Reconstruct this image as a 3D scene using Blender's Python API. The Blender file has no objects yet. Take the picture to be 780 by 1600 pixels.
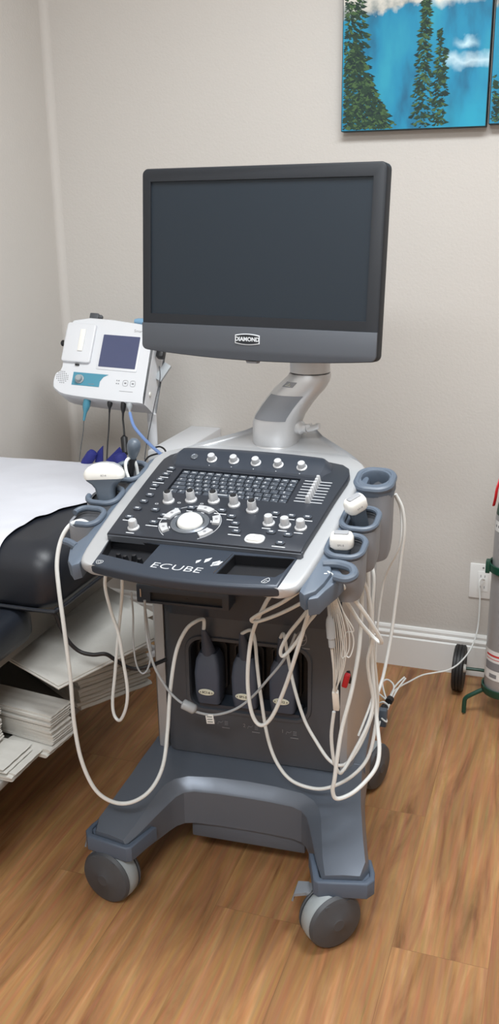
import bpy, bmesh, math, random
from mathutils import Vector, Matrix, noise
random.seed(7)
R = math.radians
PI = math.pi
scn = bpy.context.scene
col = scn.collection

# ------------------------------------------------------------------ camera
F_PX = 1462.0
CAM = Vector((0, 0, 1.42))
yaw, pit, rol = R(19), R(18), R(0.73)
fw = Vector((-math.sin(yaw)*math.cos(pit), math.cos(yaw)*math.cos(pit), -math.sin(pit)))
_r0 = Vector((math.cos(yaw), math.sin(yaw), 0)); _u0 = _r0.cross(fw)
rt = _r0*math.cos(rol) - _u0*math.sin(rol); up = rt.cross(fw)
cam = bpy.data.cameras.new('camera'); camo = bpy.data.objects.new('camera', cam); col.objects.link(camo)
m = Matrix((rt, up, -fw)).transposed().to_4x4(); m.translation = CAM
camo.matrix_world = m
cam.sensor_fit = 'VERTICAL'; cam.sensor_height = 36; cam.lens = 36*F_PX/1600
cam.clip_start = .05; cam.clip_end = 50
scn.camera = camo

# ------------------------------------------------------------------ world, lights, exposure
wd = bpy.data.worlds.new('world'); scn.world = wd; wd.use_nodes = True
wd.node_tree.nodes['Background'].inputs[0].default_value = (.9, .95, 1, 1)
wd.node_tree.nodes['Background'].inputs[1].default_value = .3
def area(name, loc, size, power, colr=(1, .97, .93), rot=(0, 0, 0)):
    l = bpy.data.lights.new(name, 'AREA'); l.shape = 'RECTANGLE'; l.size = size[0]; l.size_y = size[1]
    l.energy = power; l.color = colr
    o = bpy.data.objects.new(name, l); o.location = loc; o.rotation_euler = rot; col.objects.link(o); return o
area('ceiling_lamp', (-.15, 1.35, 2.57), (1.15, .55), 40, (.92, .97, 1))
area('ceiling_lamp', (-.35, -.6, 2.57), (1.15, .55), 45, (.92, .97, 1))
vs = scn.view_settings
vs.view_transform = 'Standard'; vs.look = 'None'; vs.gamma = 1; vs.use_curve_mapping = False
vs.exposure = 0.25
scn.display_settings.display_device = 'sRGB'

# ------------------------------------------------------------------ materials
def lin(c):
    return tuple((x/12.92 if x <= .04045 else ((x+.055)/1.055)**2.4) for x in c)
def srgb(r, g, b): return lin((r/255, g/255, b/255))
def mat(name, c, rough=.5, metal=0., bump=0., bscale=200., var=0., vscale=30., spec=.5, coat=0.):
    mt = bpy.data.materials.new(name); mt.use_nodes = True; nt = mt.node_tree
    b = nt.nodes['Principled BSDF']
    b.inputs['Base Color'].default_value = (*c, 1); b.inputs['Roughness'].default_value = rough
    b.inputs['Metallic'].default_value = metal; b.inputs['Specular IOR Level'].default_value = spec
    if coat: b.inputs['Coat Weight'].default_value = coat
    tc = nt.nodes.new('ShaderNodeTexCoord')
    if var:
        n = nt.nodes.new('ShaderNodeTexNoise'); n.inputs['Scale'].default_value = vscale; n.inputs['Detail'].default_value = 3
        nt.links.new(tc.outputs['Object'], n.inputs['Vector'])
        mx = nt.nodes.new('ShaderNodeMix'); mx.data_type = 'RGBA'
        mx.inputs[6].default_value = (*[x*(1-var) for x in c], 1); mx.inputs[7].default_value = (*[min(1, x*(1+var)) for x in c], 1)
        nt.links.new(n.outputs['Fac'], mx.inputs[0]); nt.links.new(mx.outputs[2], b.inputs['Base Color'])
    if bump:
        n = nt.nodes.new('ShaderNodeTexNoise'); n.inputs['Scale'].default_value = bscale; n.inputs['Detail'].default_value = 2
        nt.links.new(tc.outputs['Object'], n.inputs['Vector'])
        bp = nt.nodes.new('ShaderNodeBump'); bp.inputs['Strength'].default_value = bump; bp.inputs['Distance'].default_value = .002
        nt.links.new(n.outputs['Fac'], bp.inputs['Height']); nt.links.new(bp.outputs['Normal'], b.inputs['Normal'])
    return mt
def emis(name, c, s):
    mt = mat(name, c); b = mt.node_tree.nodes['Principled BSDF']
    b.inputs['Emission Color'].default_value = (*c, 1); b.inputs['Emission Strength'].default_value = s
    return mt
M = {}
M['wall'] = mat('wall_paint', srgb(200, 196, 191), .75, bump=.35, bscale=160, var=.015, vscale=3)
M['ceil'] = mat('ceiling_paint', srgb(235, 233, 228), .8, var=.01)
M['trim'] = mat('trim_paint', srgb(234, 235, 234), .35, var=.01)
M['silver'] = mat('silver_paint', srgb(186, 188, 191), .38, metal=.45, var=.03, vscale=900)
M['silver_arm'] = mat('silver_arm_paint', srgb(196, 196, 197), .36, metal=.4, var=.03, vscale=900)
M['chrome'] = mat('chrome', srgb(200, 200, 202), .15, metal=1., var=.02)
M['slate'] = mat('slate_plastic', srgb(52, 59, 70), .36, metal=.2, var=.04, vscale=900)
M['panel'] = mat('dark_panel', srgb(44, 48, 56), .40, metal=.2, var=.04, vscale=900)
M['gloss'] = mat('hood_plastic', srgb(46, 52, 62), .38, metal=.1, var=.03)
M['body'] = mat('charcoal_body', srgb(70, 74, 81), .42, metal=.08, var=.05, vscale=900)
M['base'] = mat('steel_blue_paint', srgb(100, 108, 120), .34, metal=.3, var=.04, vscale=900)
M['bumper'] = mat('blue_grey_rubber', srgb(84, 96, 113), .55, var=.03)
M['holder'] = mat('blue_grey_plastic', srgb(86, 97, 111), .45, var=.03)
M['holder_metal'] = mat('grey_holder_body', srgb(128, 131, 137), .42, metal=.15, var=.04, vscale=700)
M['black'] = mat('black_plastic', srgb(22, 23, 27), .45, var=.05)
M['void'] = mat('dark_recess', srgb(14, 16, 22), .5, var=.05)
M['darkgrey'] = mat('dark_grey_plastic', srgb(70, 73, 78), .5, var=.06, vscale=80)
M['conn'] = mat('connector_plastic', srgb(70, 77, 92), .5, bump=.1, bscale=900, var=.04)
M['lightgrey'] = mat('light_grey_rubber', srgb(150, 158, 162), .5, var=.04)
M['pedal'] = mat('grey_pedal', srgb(130, 135, 142), .45, var=.03)
M['white'] = mat('white_plastic', srgb(232, 231, 226), .35, var=.015)
M['cable'] = mat('white_cable', srgb(220, 223, 222), .45, var=.03, vscale=60)
M['greycable'] = mat('grey_cable', srgb(165, 170, 174), .45, var=.03)
M['probegrey'] = mat('probe_grey', srgb(84, 94, 106), .4, var=.03)
M['lens'] = mat('probe_lens', srgb(150, 152, 156), .4, var=.02)
M['key'] = mat('key_plastic', srgb(68, 74, 83), .3, metal=.1, var=.03)
M['legend'] = mat('printed_legend', srgb(205, 208, 212), .5, var=.01)
M['knob'] = mat('knob_metal', srgb(200, 202, 205), .32, metal=.3, var=.03)
M['trackball'] = mat('white_ball', srgb(240, 240, 236), .2, var=.01, coat=.4)
M['ring'] = mat('track_ring', srgb(120, 126, 134), .3, metal=.6, var=.03)
M['screen'] = mat('monitor_glass', srgb(34, 42, 50), .5, spec=.28, var=.02, vscale=400)
M['bezel'] = mat('monitor_bezel', srgb(32, 35, 40), .5, spec=.35, var=.03, bump=.05, bscale=900)
M['chin'] = mat('monitor_chin', srgb(76, 80, 87), .45, metal=.15, var=.03, vscale=900)
M['badge'] = mat('badge_ivory', srgb(214, 214, 196), .45, var=.02)
M['vinyl'] = mat('black_vinyl', srgb(26, 30, 38), .42, bump=.12, bscale=500, var=.05)
M['paper'] = mat('table_paper', srgb(206, 208, 216), .8, var=.01, bump=.3, bscale=25)
M['pad'] = mat('folded_pad', srgb(208, 206, 200), .85, var=.05, vscale=25, bump=.4, bscale=60)
M['shelf'] = mat('shelf_laminate', srgb(150, 148, 144), .5, var=.04)
M['cabinet'] = mat('cabinet_panel', srgb(120, 116, 110), .6, var=.04)
M['device'] = mat('device_white', srgb(212, 214, 218), .35, var=.01)
M['lcd'] = mat('device_lcd', srgb(72, 78, 108), .3, var=.03)
M['teal'] = mat('teal_print', srgb(74, 138, 160), .4, var=.03)
M['bluecuff'] = mat('navy_fabric', srgb(36, 42, 120), .7, var=.12, bump=.3, bscale=300)
M['bluetube'] = mat('blue_tube', srgb(120, 150, 205), .35, var=.04)
M['bluegrip'] = mat('light_blue_plastic', srgb(120, 160, 190), .4, var=.04)
M['alu'] = mat('brushed_cylinder', srgb(172, 172, 174), .35, metal=.4, var=.05, vscale=60)
M['green'] = mat('green_enamel', srgb(20, 68, 54), .35, var=.05)
M['red'] = mat('red_plastic', srgb(190, 30, 40), .4, var=.05)
M['tire'] = mat('black_tire', srgb(28, 28, 30), .5, var=.08)
M['label'] = mat('white_label', srgb(225, 225, 224), .6, var=.01)
M['labelred'] = mat('label_red_print', srgb(200, 60, 60), .6, var=.01)
M['labelgrey'] = mat('label_grey_print', srgb(130, 130, 134), .6, var=.02)
M['canvas_edge'] = mat('canvas_edge', srgb(40, 60, 66), .8, var=.1)
M['tree_a'] = mat('print_dark_green', srgb(38, 62, 48), .8, var=.2, vscale=200)
M['tree_b'] = mat('print_mid_green', srgb(70, 98, 62), .8, var=.2, vscale=200)
M['tree_c'] = mat('print_deep_green', srgb(28, 48, 46), .8, var=.2, vscale=200)
M['lightpanel'] = emis('light_diffuser', (1, .98, .95), 2.0)

def floor_mat():
    mt = bpy.data.materials.new('wood_floor'); mt.use_nodes = True; nt = mt.node_tree; L = nt.links.new
    b = nt.nodes['Principled BSDF']; tc = nt.nodes.new('ShaderNodeTexCoord')
    mp = nt.nodes.new('ShaderNodeMapping'); mp.inputs['Rotation'].default_value = (0, 0, PI/2); mp.inputs['Location'].default_value = (.33, .045, 0)
    L(tc.outputs['Object'], mp.inputs[0])
    br = nt.nodes.new('ShaderNodeTexBrick'); br.inputs['Scale'].default_value = 1
    br.inputs['Brick Width'].default_value = 1.2; br.inputs['Row Height'].default_value = .19
    br.inputs['Mortar Size'].default_value = .0006; br.inputs['Mortar Smooth'].default_value = .3; br.offset = .37
    br.inputs['Color1'].default_value = (0, 0, 0, 1); br.inputs['Color2'].default_value = (1, 1, 1, 1); br.inputs['Mortar'].default_value = (.5, .5, .5, 1)
    L(mp.outputs[0], br.inputs['Vector'])
    # shift grain per plank
    comb = nt.nodes.new('ShaderNodeVectorMath'); comb.operation = 'MULTIPLY_ADD'
    L(br.outputs['Color'], comb.inputs[0]); comb.inputs[1].default_value = (7.3, 3.1, 0); L(mp.outputs[0], comb.inputs[2])
    m2 = nt.nodes.new('ShaderNodeMapping'); m2.inputs['Scale'].default_value = (1.3, 13, 1); L(comb.outputs[0], m2.inputs[0])
    n1 = nt.nodes.new('ShaderNodeTexNoise'); n1.inputs['Scale'].default_value = 1.6; n1.inputs['Detail'].default_value = 6; n1.inputs['Roughness'].default_value = .6; n1.inputs['Distortion'].default_value = .8
    L(m2.outputs[0], n1.inputs['Vector'])
    m3 = nt.nodes.new('ShaderNodeMapping'); m3.inputs['Scale'].default_value = (4, 90, 1); L(comb.outputs[0], m3.inputs[0])
    n2 = nt.nodes.new('ShaderNodeTexNoise'); n2.inputs['Scale'].default_value = 1.5; n2.inputs['Detail'].default_value = 5; L(m3.outputs[0], n2.inputs['Vector'])
    cr = nt.nodes.new('ShaderNodeValToRGB'); e = cr.color_ramp.elements
    e[0].position = .30; e[0].color = (*srgb(118, 80, 52), 1); e[1].position = .72; e[1].color = (*srgb(188, 146, 102), 1)
    k = e.new(.44); k.color = (*srgb(150, 108, 72), 1); k = e.new(.56); k.color = (*srgb(166, 123, 82), 1)
    L(n1.outputs['Fac'], cr.inputs[0])
    mx = nt.nodes.new('ShaderNodeMix'); mx.data_type = 'RGBA'; mx.blend_type = 'OVERLAY'; mx.inputs[0].default_value = .30
    L(cr.outputs[0], mx.inputs[6]); L(n2.outputs['Color'], mx.inputs[7])
    # dark flecks
    m4 = nt.nodes.new('ShaderNodeMapping'); m4.inputs['Scale'].default_value = (2.2, 34, 1); m4.inputs['Location'].default_value = (3, 5, 0); L(comb.outputs[0], m4.inputs[0])
    n3 = nt.nodes.new('ShaderNodeTexNoise'); n3.inputs['Scale'].default_value = 1.5; n3.inputs['Detail'].default_value = 3; L(m4.outputs[0], n3.inputs['Vector'])
    c3 = nt.nodes.new('ShaderNodeValToRGB'); c3.color_ramp.elements[0].position = .66; c3.color_ramp.elements[1].position = .76
    L(n3.outputs['Fac'], c3.inputs[0])
    mm = nt.nodes.new('ShaderNodeMath'); mm.operation = 'MULTIPLY'; mm.inputs[1].default_value = .55; L(c3.outputs[0], mm.inputs[0])
    mx3 = nt.nodes.new('ShaderNodeMix'); mx3.data_type = 'RGBA'; L(mm.outputs[0], mx3.inputs[0]); L(mx.outputs[2], mx3.inputs[6]); mx3.inputs[7].default_value = (*srgb(84, 52, 34), 1)
    # mortar
    mx2 = nt.nodes.new('ShaderNodeMix'); mx2.data_type = 'RGBA'; mf = nt.nodes.new('ShaderNodeMath'); mf.operation = 'MULTIPLY'; mf.inputs[1].default_value = .45
    L(br.outputs['Fac'], mf.inputs[0]); L(mf.outputs[0], mx2.inputs[0]); L(mx3.outputs[2], mx2.inputs[6]); mx2.inputs[7].default_value = (*srgb(80, 52, 36), 1)
    L(mx2.outputs[2], b.inputs['Base Color']); b.inputs['Roughness'].default_value = .42; b.inputs['Specular IOR Level'].default_value = .35
    bp = nt.nodes.new('ShaderNodeBump'); bp.inputs['Strength'].default_value = .12; bp.inputs['Distance'].default_value = .001
    L(n2.outputs['Fac'], bp.inputs['Height']); L(bp.outputs['Normal'], b.inputs['Normal'])
    return mt
M['floor'] = floor_mat()

# ------------------------------------------------------------------ mesh helpers
I4 = Matrix.Identity(4)
def T(x, y, z): return Matrix.Translation((x, y, z))
def Rz(a): return Matrix.Rotation(a, 4, 'Z')
def Rx(a): return Matrix.Rotation(a, 4, 'X')
def Ry(a): return Matrix.Rotation(a, 4, 'Y')
def frame(o, X, Y, Z):
    f = Matrix((X, Y, Z)).transposed().to_4x4(); f.translation = o; return f
def zto(o, d):            # frame whose z runs along d
    d = Vector(d).normalized(); q = d.to_track_quat('Z', 'Y').to_matrix().to_4x4(); q.translation = o; return q
class MB:
    def __init__(s): s.b = bmesh.new()
    def merge(s, bm, Mx=I4, mi=0):
        vm = {}
        for v in bm.verts: vm[v] = s.b.verts.new(Mx @ v.co)
        for f in bm.faces:
            try: nf = s.b.faces.new([vm[v] for v in f.verts]); nf.material_index = mi or f.material_index
            except ValueError: pass
        bm.free(); return s
    def box(s, x0, x1, y0, y1, z0, z1, bev=0, seg=2, Mx=I4, mi=0):
        bm = bmesh.new(); bmesh.ops.create_cube(bm, size=1)
        for v in bm.verts: v.co = Vector(((x0+x1)/2+v.co.x*(x1-x0), (y0+y1)/2+v.co.y*(y1-y0), (z0+z1)/2+v.co.z*(z1-z0)))
        if bev: bmesh.ops.bevel(bm, geom=bm.edges[:], offset=bev, segments=seg, affect='EDGES', profile=.5)
        return s.merge(bm, Mx, mi)
    def prism(s, pts, z0, z1, bev=0, seg=2, Mx=I4, mi=0, bottom=False, top=True):
        bm = bmesh.new(); vs = [bm.verts.new((p[0], p[1], z0)) for p in pts]
        f = bm.faces.new(vs); r = bmesh.ops.extrude_face_region(bm, geom=[f])
        nv = [g for g in r['geom'] if isinstance(g, bmesh.types.BMVert)]
        for v in nv: v.co.z = z1
        bmesh.ops.recalc_face_normals(bm, faces=bm.faces)
        if bev:
            es = [e for e in bm.edges if (top and all(abs(v.co.z-z1) < 1e-7 for v in e.verts)) or (bottom and all(abs(v.co.z-z0) < 1e-7 for v in e.verts))]
            bmesh.ops.bevel(bm, geom=es, offset=bev, segments=seg, affect='EDGES', profile=.5)
        return s.merge(bm, Mx, mi)
    def lathe(s, prof, n=32, Mx=I4, mi=0, sy=1):
        bm = bmesh.new(); rings = []
        for r, z in prof:
            if r < 1e-6: rings.append([bm.verts.new((0, 0, z))])
            else: rings.append([bm.verts.new((r*math.cos(2*PI*i/n), r*math.sin(2*PI*i/n)*sy, z)) for i in range(n)])
        for a, c in zip(rings, rings[1:]):
            for i in range(n):
                j = (i+1) % n
                if len(a) == 1 and len(c) == 1: break
                if len(a) == 1: bm.faces.new((a[0], c[i], c[j]))
                elif len(c) == 1: bm.faces.new((a[i], a[j], c[0]))
                else: bm.faces.new((a[i], a[j], c[j], c[i]))
        if len(rings[0]) > 1: bm.faces.new(rings[0][::-1])
        if len(rings[-1]) > 1: bm.faces.new(rings[-1])
        bmesh.ops.recalc_face_normals(bm, faces=bm.faces)
        return s.merge(bm, Mx, mi)
    def loft(s, rings, cap=True, Mx=I4, mi=0, closed=True):
        bm = bmesh.new(); rr = [[bm.verts.new(p) for p in ring] for ring in rings]; n = len(rings[0])
        for a, c in zip(rr, rr[1:]):
            for i in range(n if closed else n-1):
                j = (i+1) % n
                bm.faces.new((a[i], a[j], c[j], c[i]))
        if cap: bm.faces.new(rr[0][::-1]); bm.faces.new(rr[-1])
        bmesh.ops.recalc_face_normals(bm, faces=bm.faces)
        return s.merge(bm, Mx, mi)
    def tube(s, pts, r, n=10, Mx=I4, mi=0, smooth=6, closed=False, flat=1.0):
        P = cr(pts, smooth, closed) if smooth else [Vector(p) for p in pts]
        N = len(P); rad = r if callable(r) else (lambda t: r)
        t0 = (P[1]-P[0]).normalized(); nrm = t0.orthogonal().normalized(); rings = []
        prev = t0
        for i, p in enumerate(P):
            if closed: t = (P[(i+1) % N]-P[i-1]).normalized()
            else: t = ((P[min(i+1, N-1)]-P[max(i-1, 0)])).normalized()
            q = prev.rotation_difference(t); nrm = (q @ nrm); nrm = (nrm - t*nrm.dot(t)).normalized(); bn = t.cross(nrm); prev = t
            k = rad(i/(N-1))
            rings.append([p + (nrm*math.cos(2*PI*j/n) + bn*math.sin(2*PI*j/n)*flat)*k for j in range(n)])
        if closed: rings.append(rings[0])
        if closed:
            # match seam by nearest offset
            pass
        return s.loft(rings, cap=not closed, Mx=Mx, mi=mi)
    def text(s, txt, size, Mx=I4, mi=0, ext=.0003, bold=0., sx=1., shear=0.):
        cu = bpy.data.curves.new('t', 'FONT'); cu.body = txt; cu.size = size; cu.align_x = 'CENTER'; cu.align_y = 'CENTER'
        cu.extrude = ext; cu.offset = bold; cu.shear = shear; cu.resolution_u = 3
        ob = bpy.data.objects.new('t', cu); col.objects.link(ob)
        dg = bpy.context.evaluated_depsgraph_get(); dg.update()
        me = bpy.data.meshes.new_from_object(ob.evaluated_get(dg)); bm = bmesh.new(); bm.from_mesh(me)
        for f in bm.faces: f.material_index = 0
        bpy.data.objects.remove(ob); bpy.data.meshes.remove(me)
        for v in bm.verts: v.co.x *= sx
        return s.merge(bm, Mx, mi)
def cr(pts, k=6, closed=False):
    P = [Vector(p) for p in pts]; n = len(P); out = []
    rng = range(n) if closed else range(n-1)
    for i in rng:
        if closed: a, b, c, d = P[i-1], P[i], P[(i+1) % n], P[(i+2) % n]
        else: a, b, c, d = P[max(i-1, 0)], P[i], P[i+1], P[min(i+2, n-1)]
        for j in range(k):
            t = j/k
            out.append(.5*((2*b) + (c-a)*t + (2*a-5*b+4*c-d)*t*t + (3*b-a-3*c+d)*t**3))
    if not closed: out.append(P[-1])
    return out
def rrect(w, h, r, n=5, cx=0, cy=0):
    o = []
    for qx, qy, a0 in ((1, 1, 0), (-1, 1, PI/2), (-1, -1, PI), (1, -1, 1.5*PI)):
        for i in range(n+1):
            a = a0+PI/2*i/n
            o.append((cx+qx*(w/2-r)+r*math.cos(a), cy+qy*(h/2-r)+r*math.sin(a)))
    return o
WM = {}
def smooth(me, ang=35):
    me.polygons.foreach_set('use_smooth', [True]*len(me.polygons))
    me.set_sharp_from_angle(angle=R(ang))
def put(o, F, parent):
    col.objects.link(o)
    if parent is not None:
        o.parent = parent; o.matrix_parent_inverse = WM[parent.name].inverted()
    o.matrix_basis = F; WM[o.name] = F
    return o
def build(name, mb, mats, F=I4, parent=None, label=None, ang=35):
    me = bpy.data.meshes.new(name); bmesh.ops.remove_doubles(mb.b, verts=mb.b.verts, dist=1e-6); mb.b.to_mesh(me); mb.b.free()
    if not isinstance(mats, (list, tuple)): mats = [mats]
    for x in mats: me.materials.append(M[x])
    smooth(me, ang)
    o = bpy.data.objects.new(name, me); put(o, F, parent)
    if label: o['label'] = label
    return o
def dup(o, F, parent=None):
    c = o.copy(); c.parent = None; c.matrix_parent_inverse = I4
    return put(c, F, parent)
def tag(o, label, cat, group=None, kind=None):
    if kind: o['kind'] = kind
    if label: o['label'] = label
    if cat: o['category'] = cat
    if group: o['group'] = group
    return o
def thing(name, label, cat, F=I4, group=None):
    o = bpy.data.objects.new(name, None); o.empty_display_size = .05; put(o, F, None)
    return tag(o, label, cat, group)
def struct(name, mb, m_, F=I4, parent=None, ang=35):
    o = build(name, mb, m_, F, parent, ang=ang); o['kind'] = 'structure'; return o
def cut(o, cutter_mb):
    me = bpy.data.meshes.new('c'); bmesh.ops.recalc_face_normals(cutter_mb.b, faces=cutter_mb.b.faces); cutter_mb.b.to_mesh(me); cutter_mb.b.free()
    for x in o.data.materials: me.materials.append(x)
    c = bpy.data.objects.new('c', me); col.objects.link(c); c.matrix_basis = WM[o.name]
    md = o.modifiers.new('b', 'BOOLEAN'); md.object = c; md.operation = 'DIFFERENCE'; md.solver = 'EXACT'
    dg = bpy.context.evaluated_depsgraph_get(); dg.update()
    nm = bpy.data.meshes.new_from_object(o.evaluated_get(dg)); o.modifiers.clear(); old = o.data; nm.name = old.name; o.data = nm
    smooth(nm); bpy.data.objects.remove(c); bpy.data.meshes.remove(me)
def at(px, py, Y):        # point of the place seen at (px, py) in the 780x1600 frame, at distance Y into the room
    d = fw + rt*((px-390)/F_PX) + up*((800-py)/F_PX)
    return CAM + d*((Y-CAM.y)/d.y)

# ------------------------------------------------------------------ setting
YW, XL = 2.76, -1.585
XR, YB, HC = 1.7, -1.6, 2.6
struct('floor', MB().box(XL-.1, XR+.1, YB-.1, YW+.1, -.05, 0), 'floor')
struct('wall_back', MB().box(XL-.1, XR+.1, YW, YW+.1, -.05, HC+.1), 'wall')
struct('wall_left', MB().box(XL-.1, XL, YB, YW, -.05, HC+.1), 'wall')
struct('wall_right', MB().box(XR, XR+.1, YB, YW, -.05, HC+.1), 'wall')
struct('wall_front', MB().box(XL-.1, XR+.1, YB-.1, YB, -.05, HC+.1), 'wall')
struct('ceiling', MB().box(XL-.1, XR+.1, YB-.1, YW+.1, HC, HC+.1), 'ceil')
def base_profile():
    # (depth out of the wall, height)
    return [(0, 0), (.017, 0), (.017, .098), (.0125, .101), (.0125, .104), (.015, .108), (.0155, .114), (.012, .119), (.0085, .121), (.0085, .124), (.009, .130), (.006, .136), (.0, .138)]
mb = MB(); pr = base_profile()
mb.loft([[(x, YW-a, b) for a, b in pr] for x in (XL, XR)]); struct('baseboard_back', mb, 'trim', ang=25)
mb = MB(); mb.loft([[(XL+a, y, b) for a, b in pr] for y in (YB, YW)]); struct('baseboard_left', mb, 'trim', ang=25)
mb = MB(); mb.loft([[(XL+.022*(1-math.cos(a)) , YW-.022*(1-math.sin(a)), z) for a in [i*PI/12 for i in range(7)]] for z in (.0, HC)], cap=False, closed=False)
struct('trim_1', mb, 'wall')

# ceiling light fixtures
for i, (x, y) in enumerate(((-.15, 1.35), (-.35, -.6))):
    t = thing('ceiling_light', ['recessed white ceiling light panel above the ultrasound machine', 'recessed white ceiling light panel behind the viewer'][i], 'light', T(x, y, 2.6))
    mb = MB(); mb.box(-.61, .61, -.31, -.28, -.02, 0); mb.box(-.61, .61, .28, .31, -.02, 0); mb.box(-.61, -.58, -.28, .28, -.02, 0); mb.box(.58, .61, -.28, .28, -.02, 0)
    build('frame', mb, 'trim', T(x, y, 2.6), t)
    build('diffuser', MB().box(-.58, .58, -.28, .28, -.012, -.002), 'lightpanel', T(x, y, 2.6), t)

# ------------------------------------------------------------------ ultrasound cart: base frame B, console frame K, monitor frame D
BF = T(-.584, 1.4776, 0) @ Rz(R(3.3))
Ky, Kt = R(-.9), R(14.6)
KX = Vector((math.cos(Ky), math.sin(Ky), 0)); nK = Vector((-math.sin(Ky), math.cos(Ky), 0))
KY = math.cos(Kt)*nK + math.sin(Kt)*Vector((0, 0, 1)); KZ = KX.cross(KY)
KF = frame(Vector((-.594, 1.345, .82)), KX, KY, KZ)
cart = thing('ultrasound_machine', 'wheeled grey medical ultrasound machine with large black monitor and keyboard console', 'ultrasound machine', BF @ T(0, .3, 0))

# plinth: U shape with splayed arms
def plinth():
    mb = MB(); b = bmesh.new()
    # rows of (outer x, inner x, y, top z) for the arms; both sides mirrored, crossbar behind
    arm = [(.292, .212, .022, .150), (.280, .185, .080, .168), (.266, .158, .135, .192)]
    def topz(y): return .154 + (.232-.154)*min(1, max(0, (y-.022)/.24))**.85
    out = []
    pl = [(.290, .024), (.285, .05), (.272, .11), (.260, .17), (.250, .24), (.243, .33), (.238, .45), (.232, .6), (.225, .66)]
    inn = [(.208, .018), (.196, .05), (.176, .10), (.158, .14), (.146, .162), (.130, .172), (.110, .176), (0, .178)]
    # stations along each side: outer i <-> inner j
    st = [((.293, .031), (.210, .013)), ((.299, .060), (.192, .05)), ((.286, .11), (.172, .10)), ((.277, .15), (.158, .135)), ((.270, .18), (.148, .156)),
          ((.263, .22), (.134, .170)), ((.250, .31), (.112, .177)), ((.12, .31), (.06, .180)), ((.0, .31), (.0, .181))]
    ch = .012
    V = {}
    for sgn in (1, -1):
        rows = []
        for (ox, oy), (ix, iy) in st:
            zo, zi = topz(oy), topz(iy)+.004
            bot = .105
            d = Vector((ox-ix, oy-iy)); L = d.length; d /= L
            e = .006 + .020*min(1, max(0, (iy-.013)/.13)); dz = .006+.014*min(1, max(0, (iy-.013)/.13)); oc = .010
            row = [(ox, oy, bot), (ox, oy, zo-.026), (ox-d.x*oc, oy-d.y*oc, zo), ((ox+ix)/2, (oy+iy)/2, (zo+zi)/2+.002), (ix+d.x*e, iy+d.y*e, zi), (ix+d.x*.003, iy+d.y*.003, zi-dz), (ix, iy, zi-dz-.005), (ix, iy, bot)]
            rows.append([(sgn*x, y, z) for x, y, z in row])
        mb.loft(rows, cap=False, closed=False)
        # rear deck from the last rows to back
        c1 = [(sgn*p[0], p[1]) for p in [(.236, .46), (.232, .56), (.226, .63), (.205, .665), (.0, .67)]]
        # front cap
        r0 = rows[0]; mb.b.faces.new([mb.b.verts.new(p) for p in r0])
        # underside quads
        for a, c in zip(rows, rows[1:]):
            mb.b.faces.new([mb.b.verts.new(p) for p in (a[0], a[-1], c[-1], c[0])])
    poly = [(-.238, .46), (-.243, .38), (-.250, .305), (.250, .305), (.243, .38), (.238, .46), (.232, .56), (.226, .63), (.205, .665), (-.205, .665), (-.226, .63), (-.232, .56)]
    mb.prism(poly, .105, .2305, .010, 3)
    bmesh.ops.remove_doubles(mb.b, verts=mb.b.verts, dist=2e-4)
    bmesh.ops.recalc_face_normals(mb.b, faces=mb.b.faces)
    return mb
build('wheel_base', plinth(), 'base', BF, cart, ang=22)
# bracket under crossbar
build('underside_bracket', MB().box(-.125, .138, .19, .32, .06, .112, .004), 'base', BF, cart)
# bumpers wrapping arm tips
for s in (-1, 1):
    mb = MB()
    outer = [(.297, .095), (.309, .060), (.312, .036), (.300, .018), (.205, .000), (.194, .006), (.180, .050), (.168, .085)]
    inner = [(.287, .095), (.298, .060), (.300, .045), (.292, .030), (.212, .014), (.205, .018), (.191, .055), (.180, .085)]
    if s > 0: outer = [(x, y) for x, y in outer]
    pts = [(s*x, y) for x, y in outer] + [(s*x, y) for x, y in inner[::-1]]
    mb.prism(pts, .114, .151, .004, 3, bottom=True)
    mb.prism([(s*x, y) for x, y in [(.290, .09), (.300, .045), (.29, .03), (.212, .014), (.196, .05), (.184, .085)]], .108, .147)
    build('corner_bumper', mb, 'bumper', BF, cart)

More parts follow.
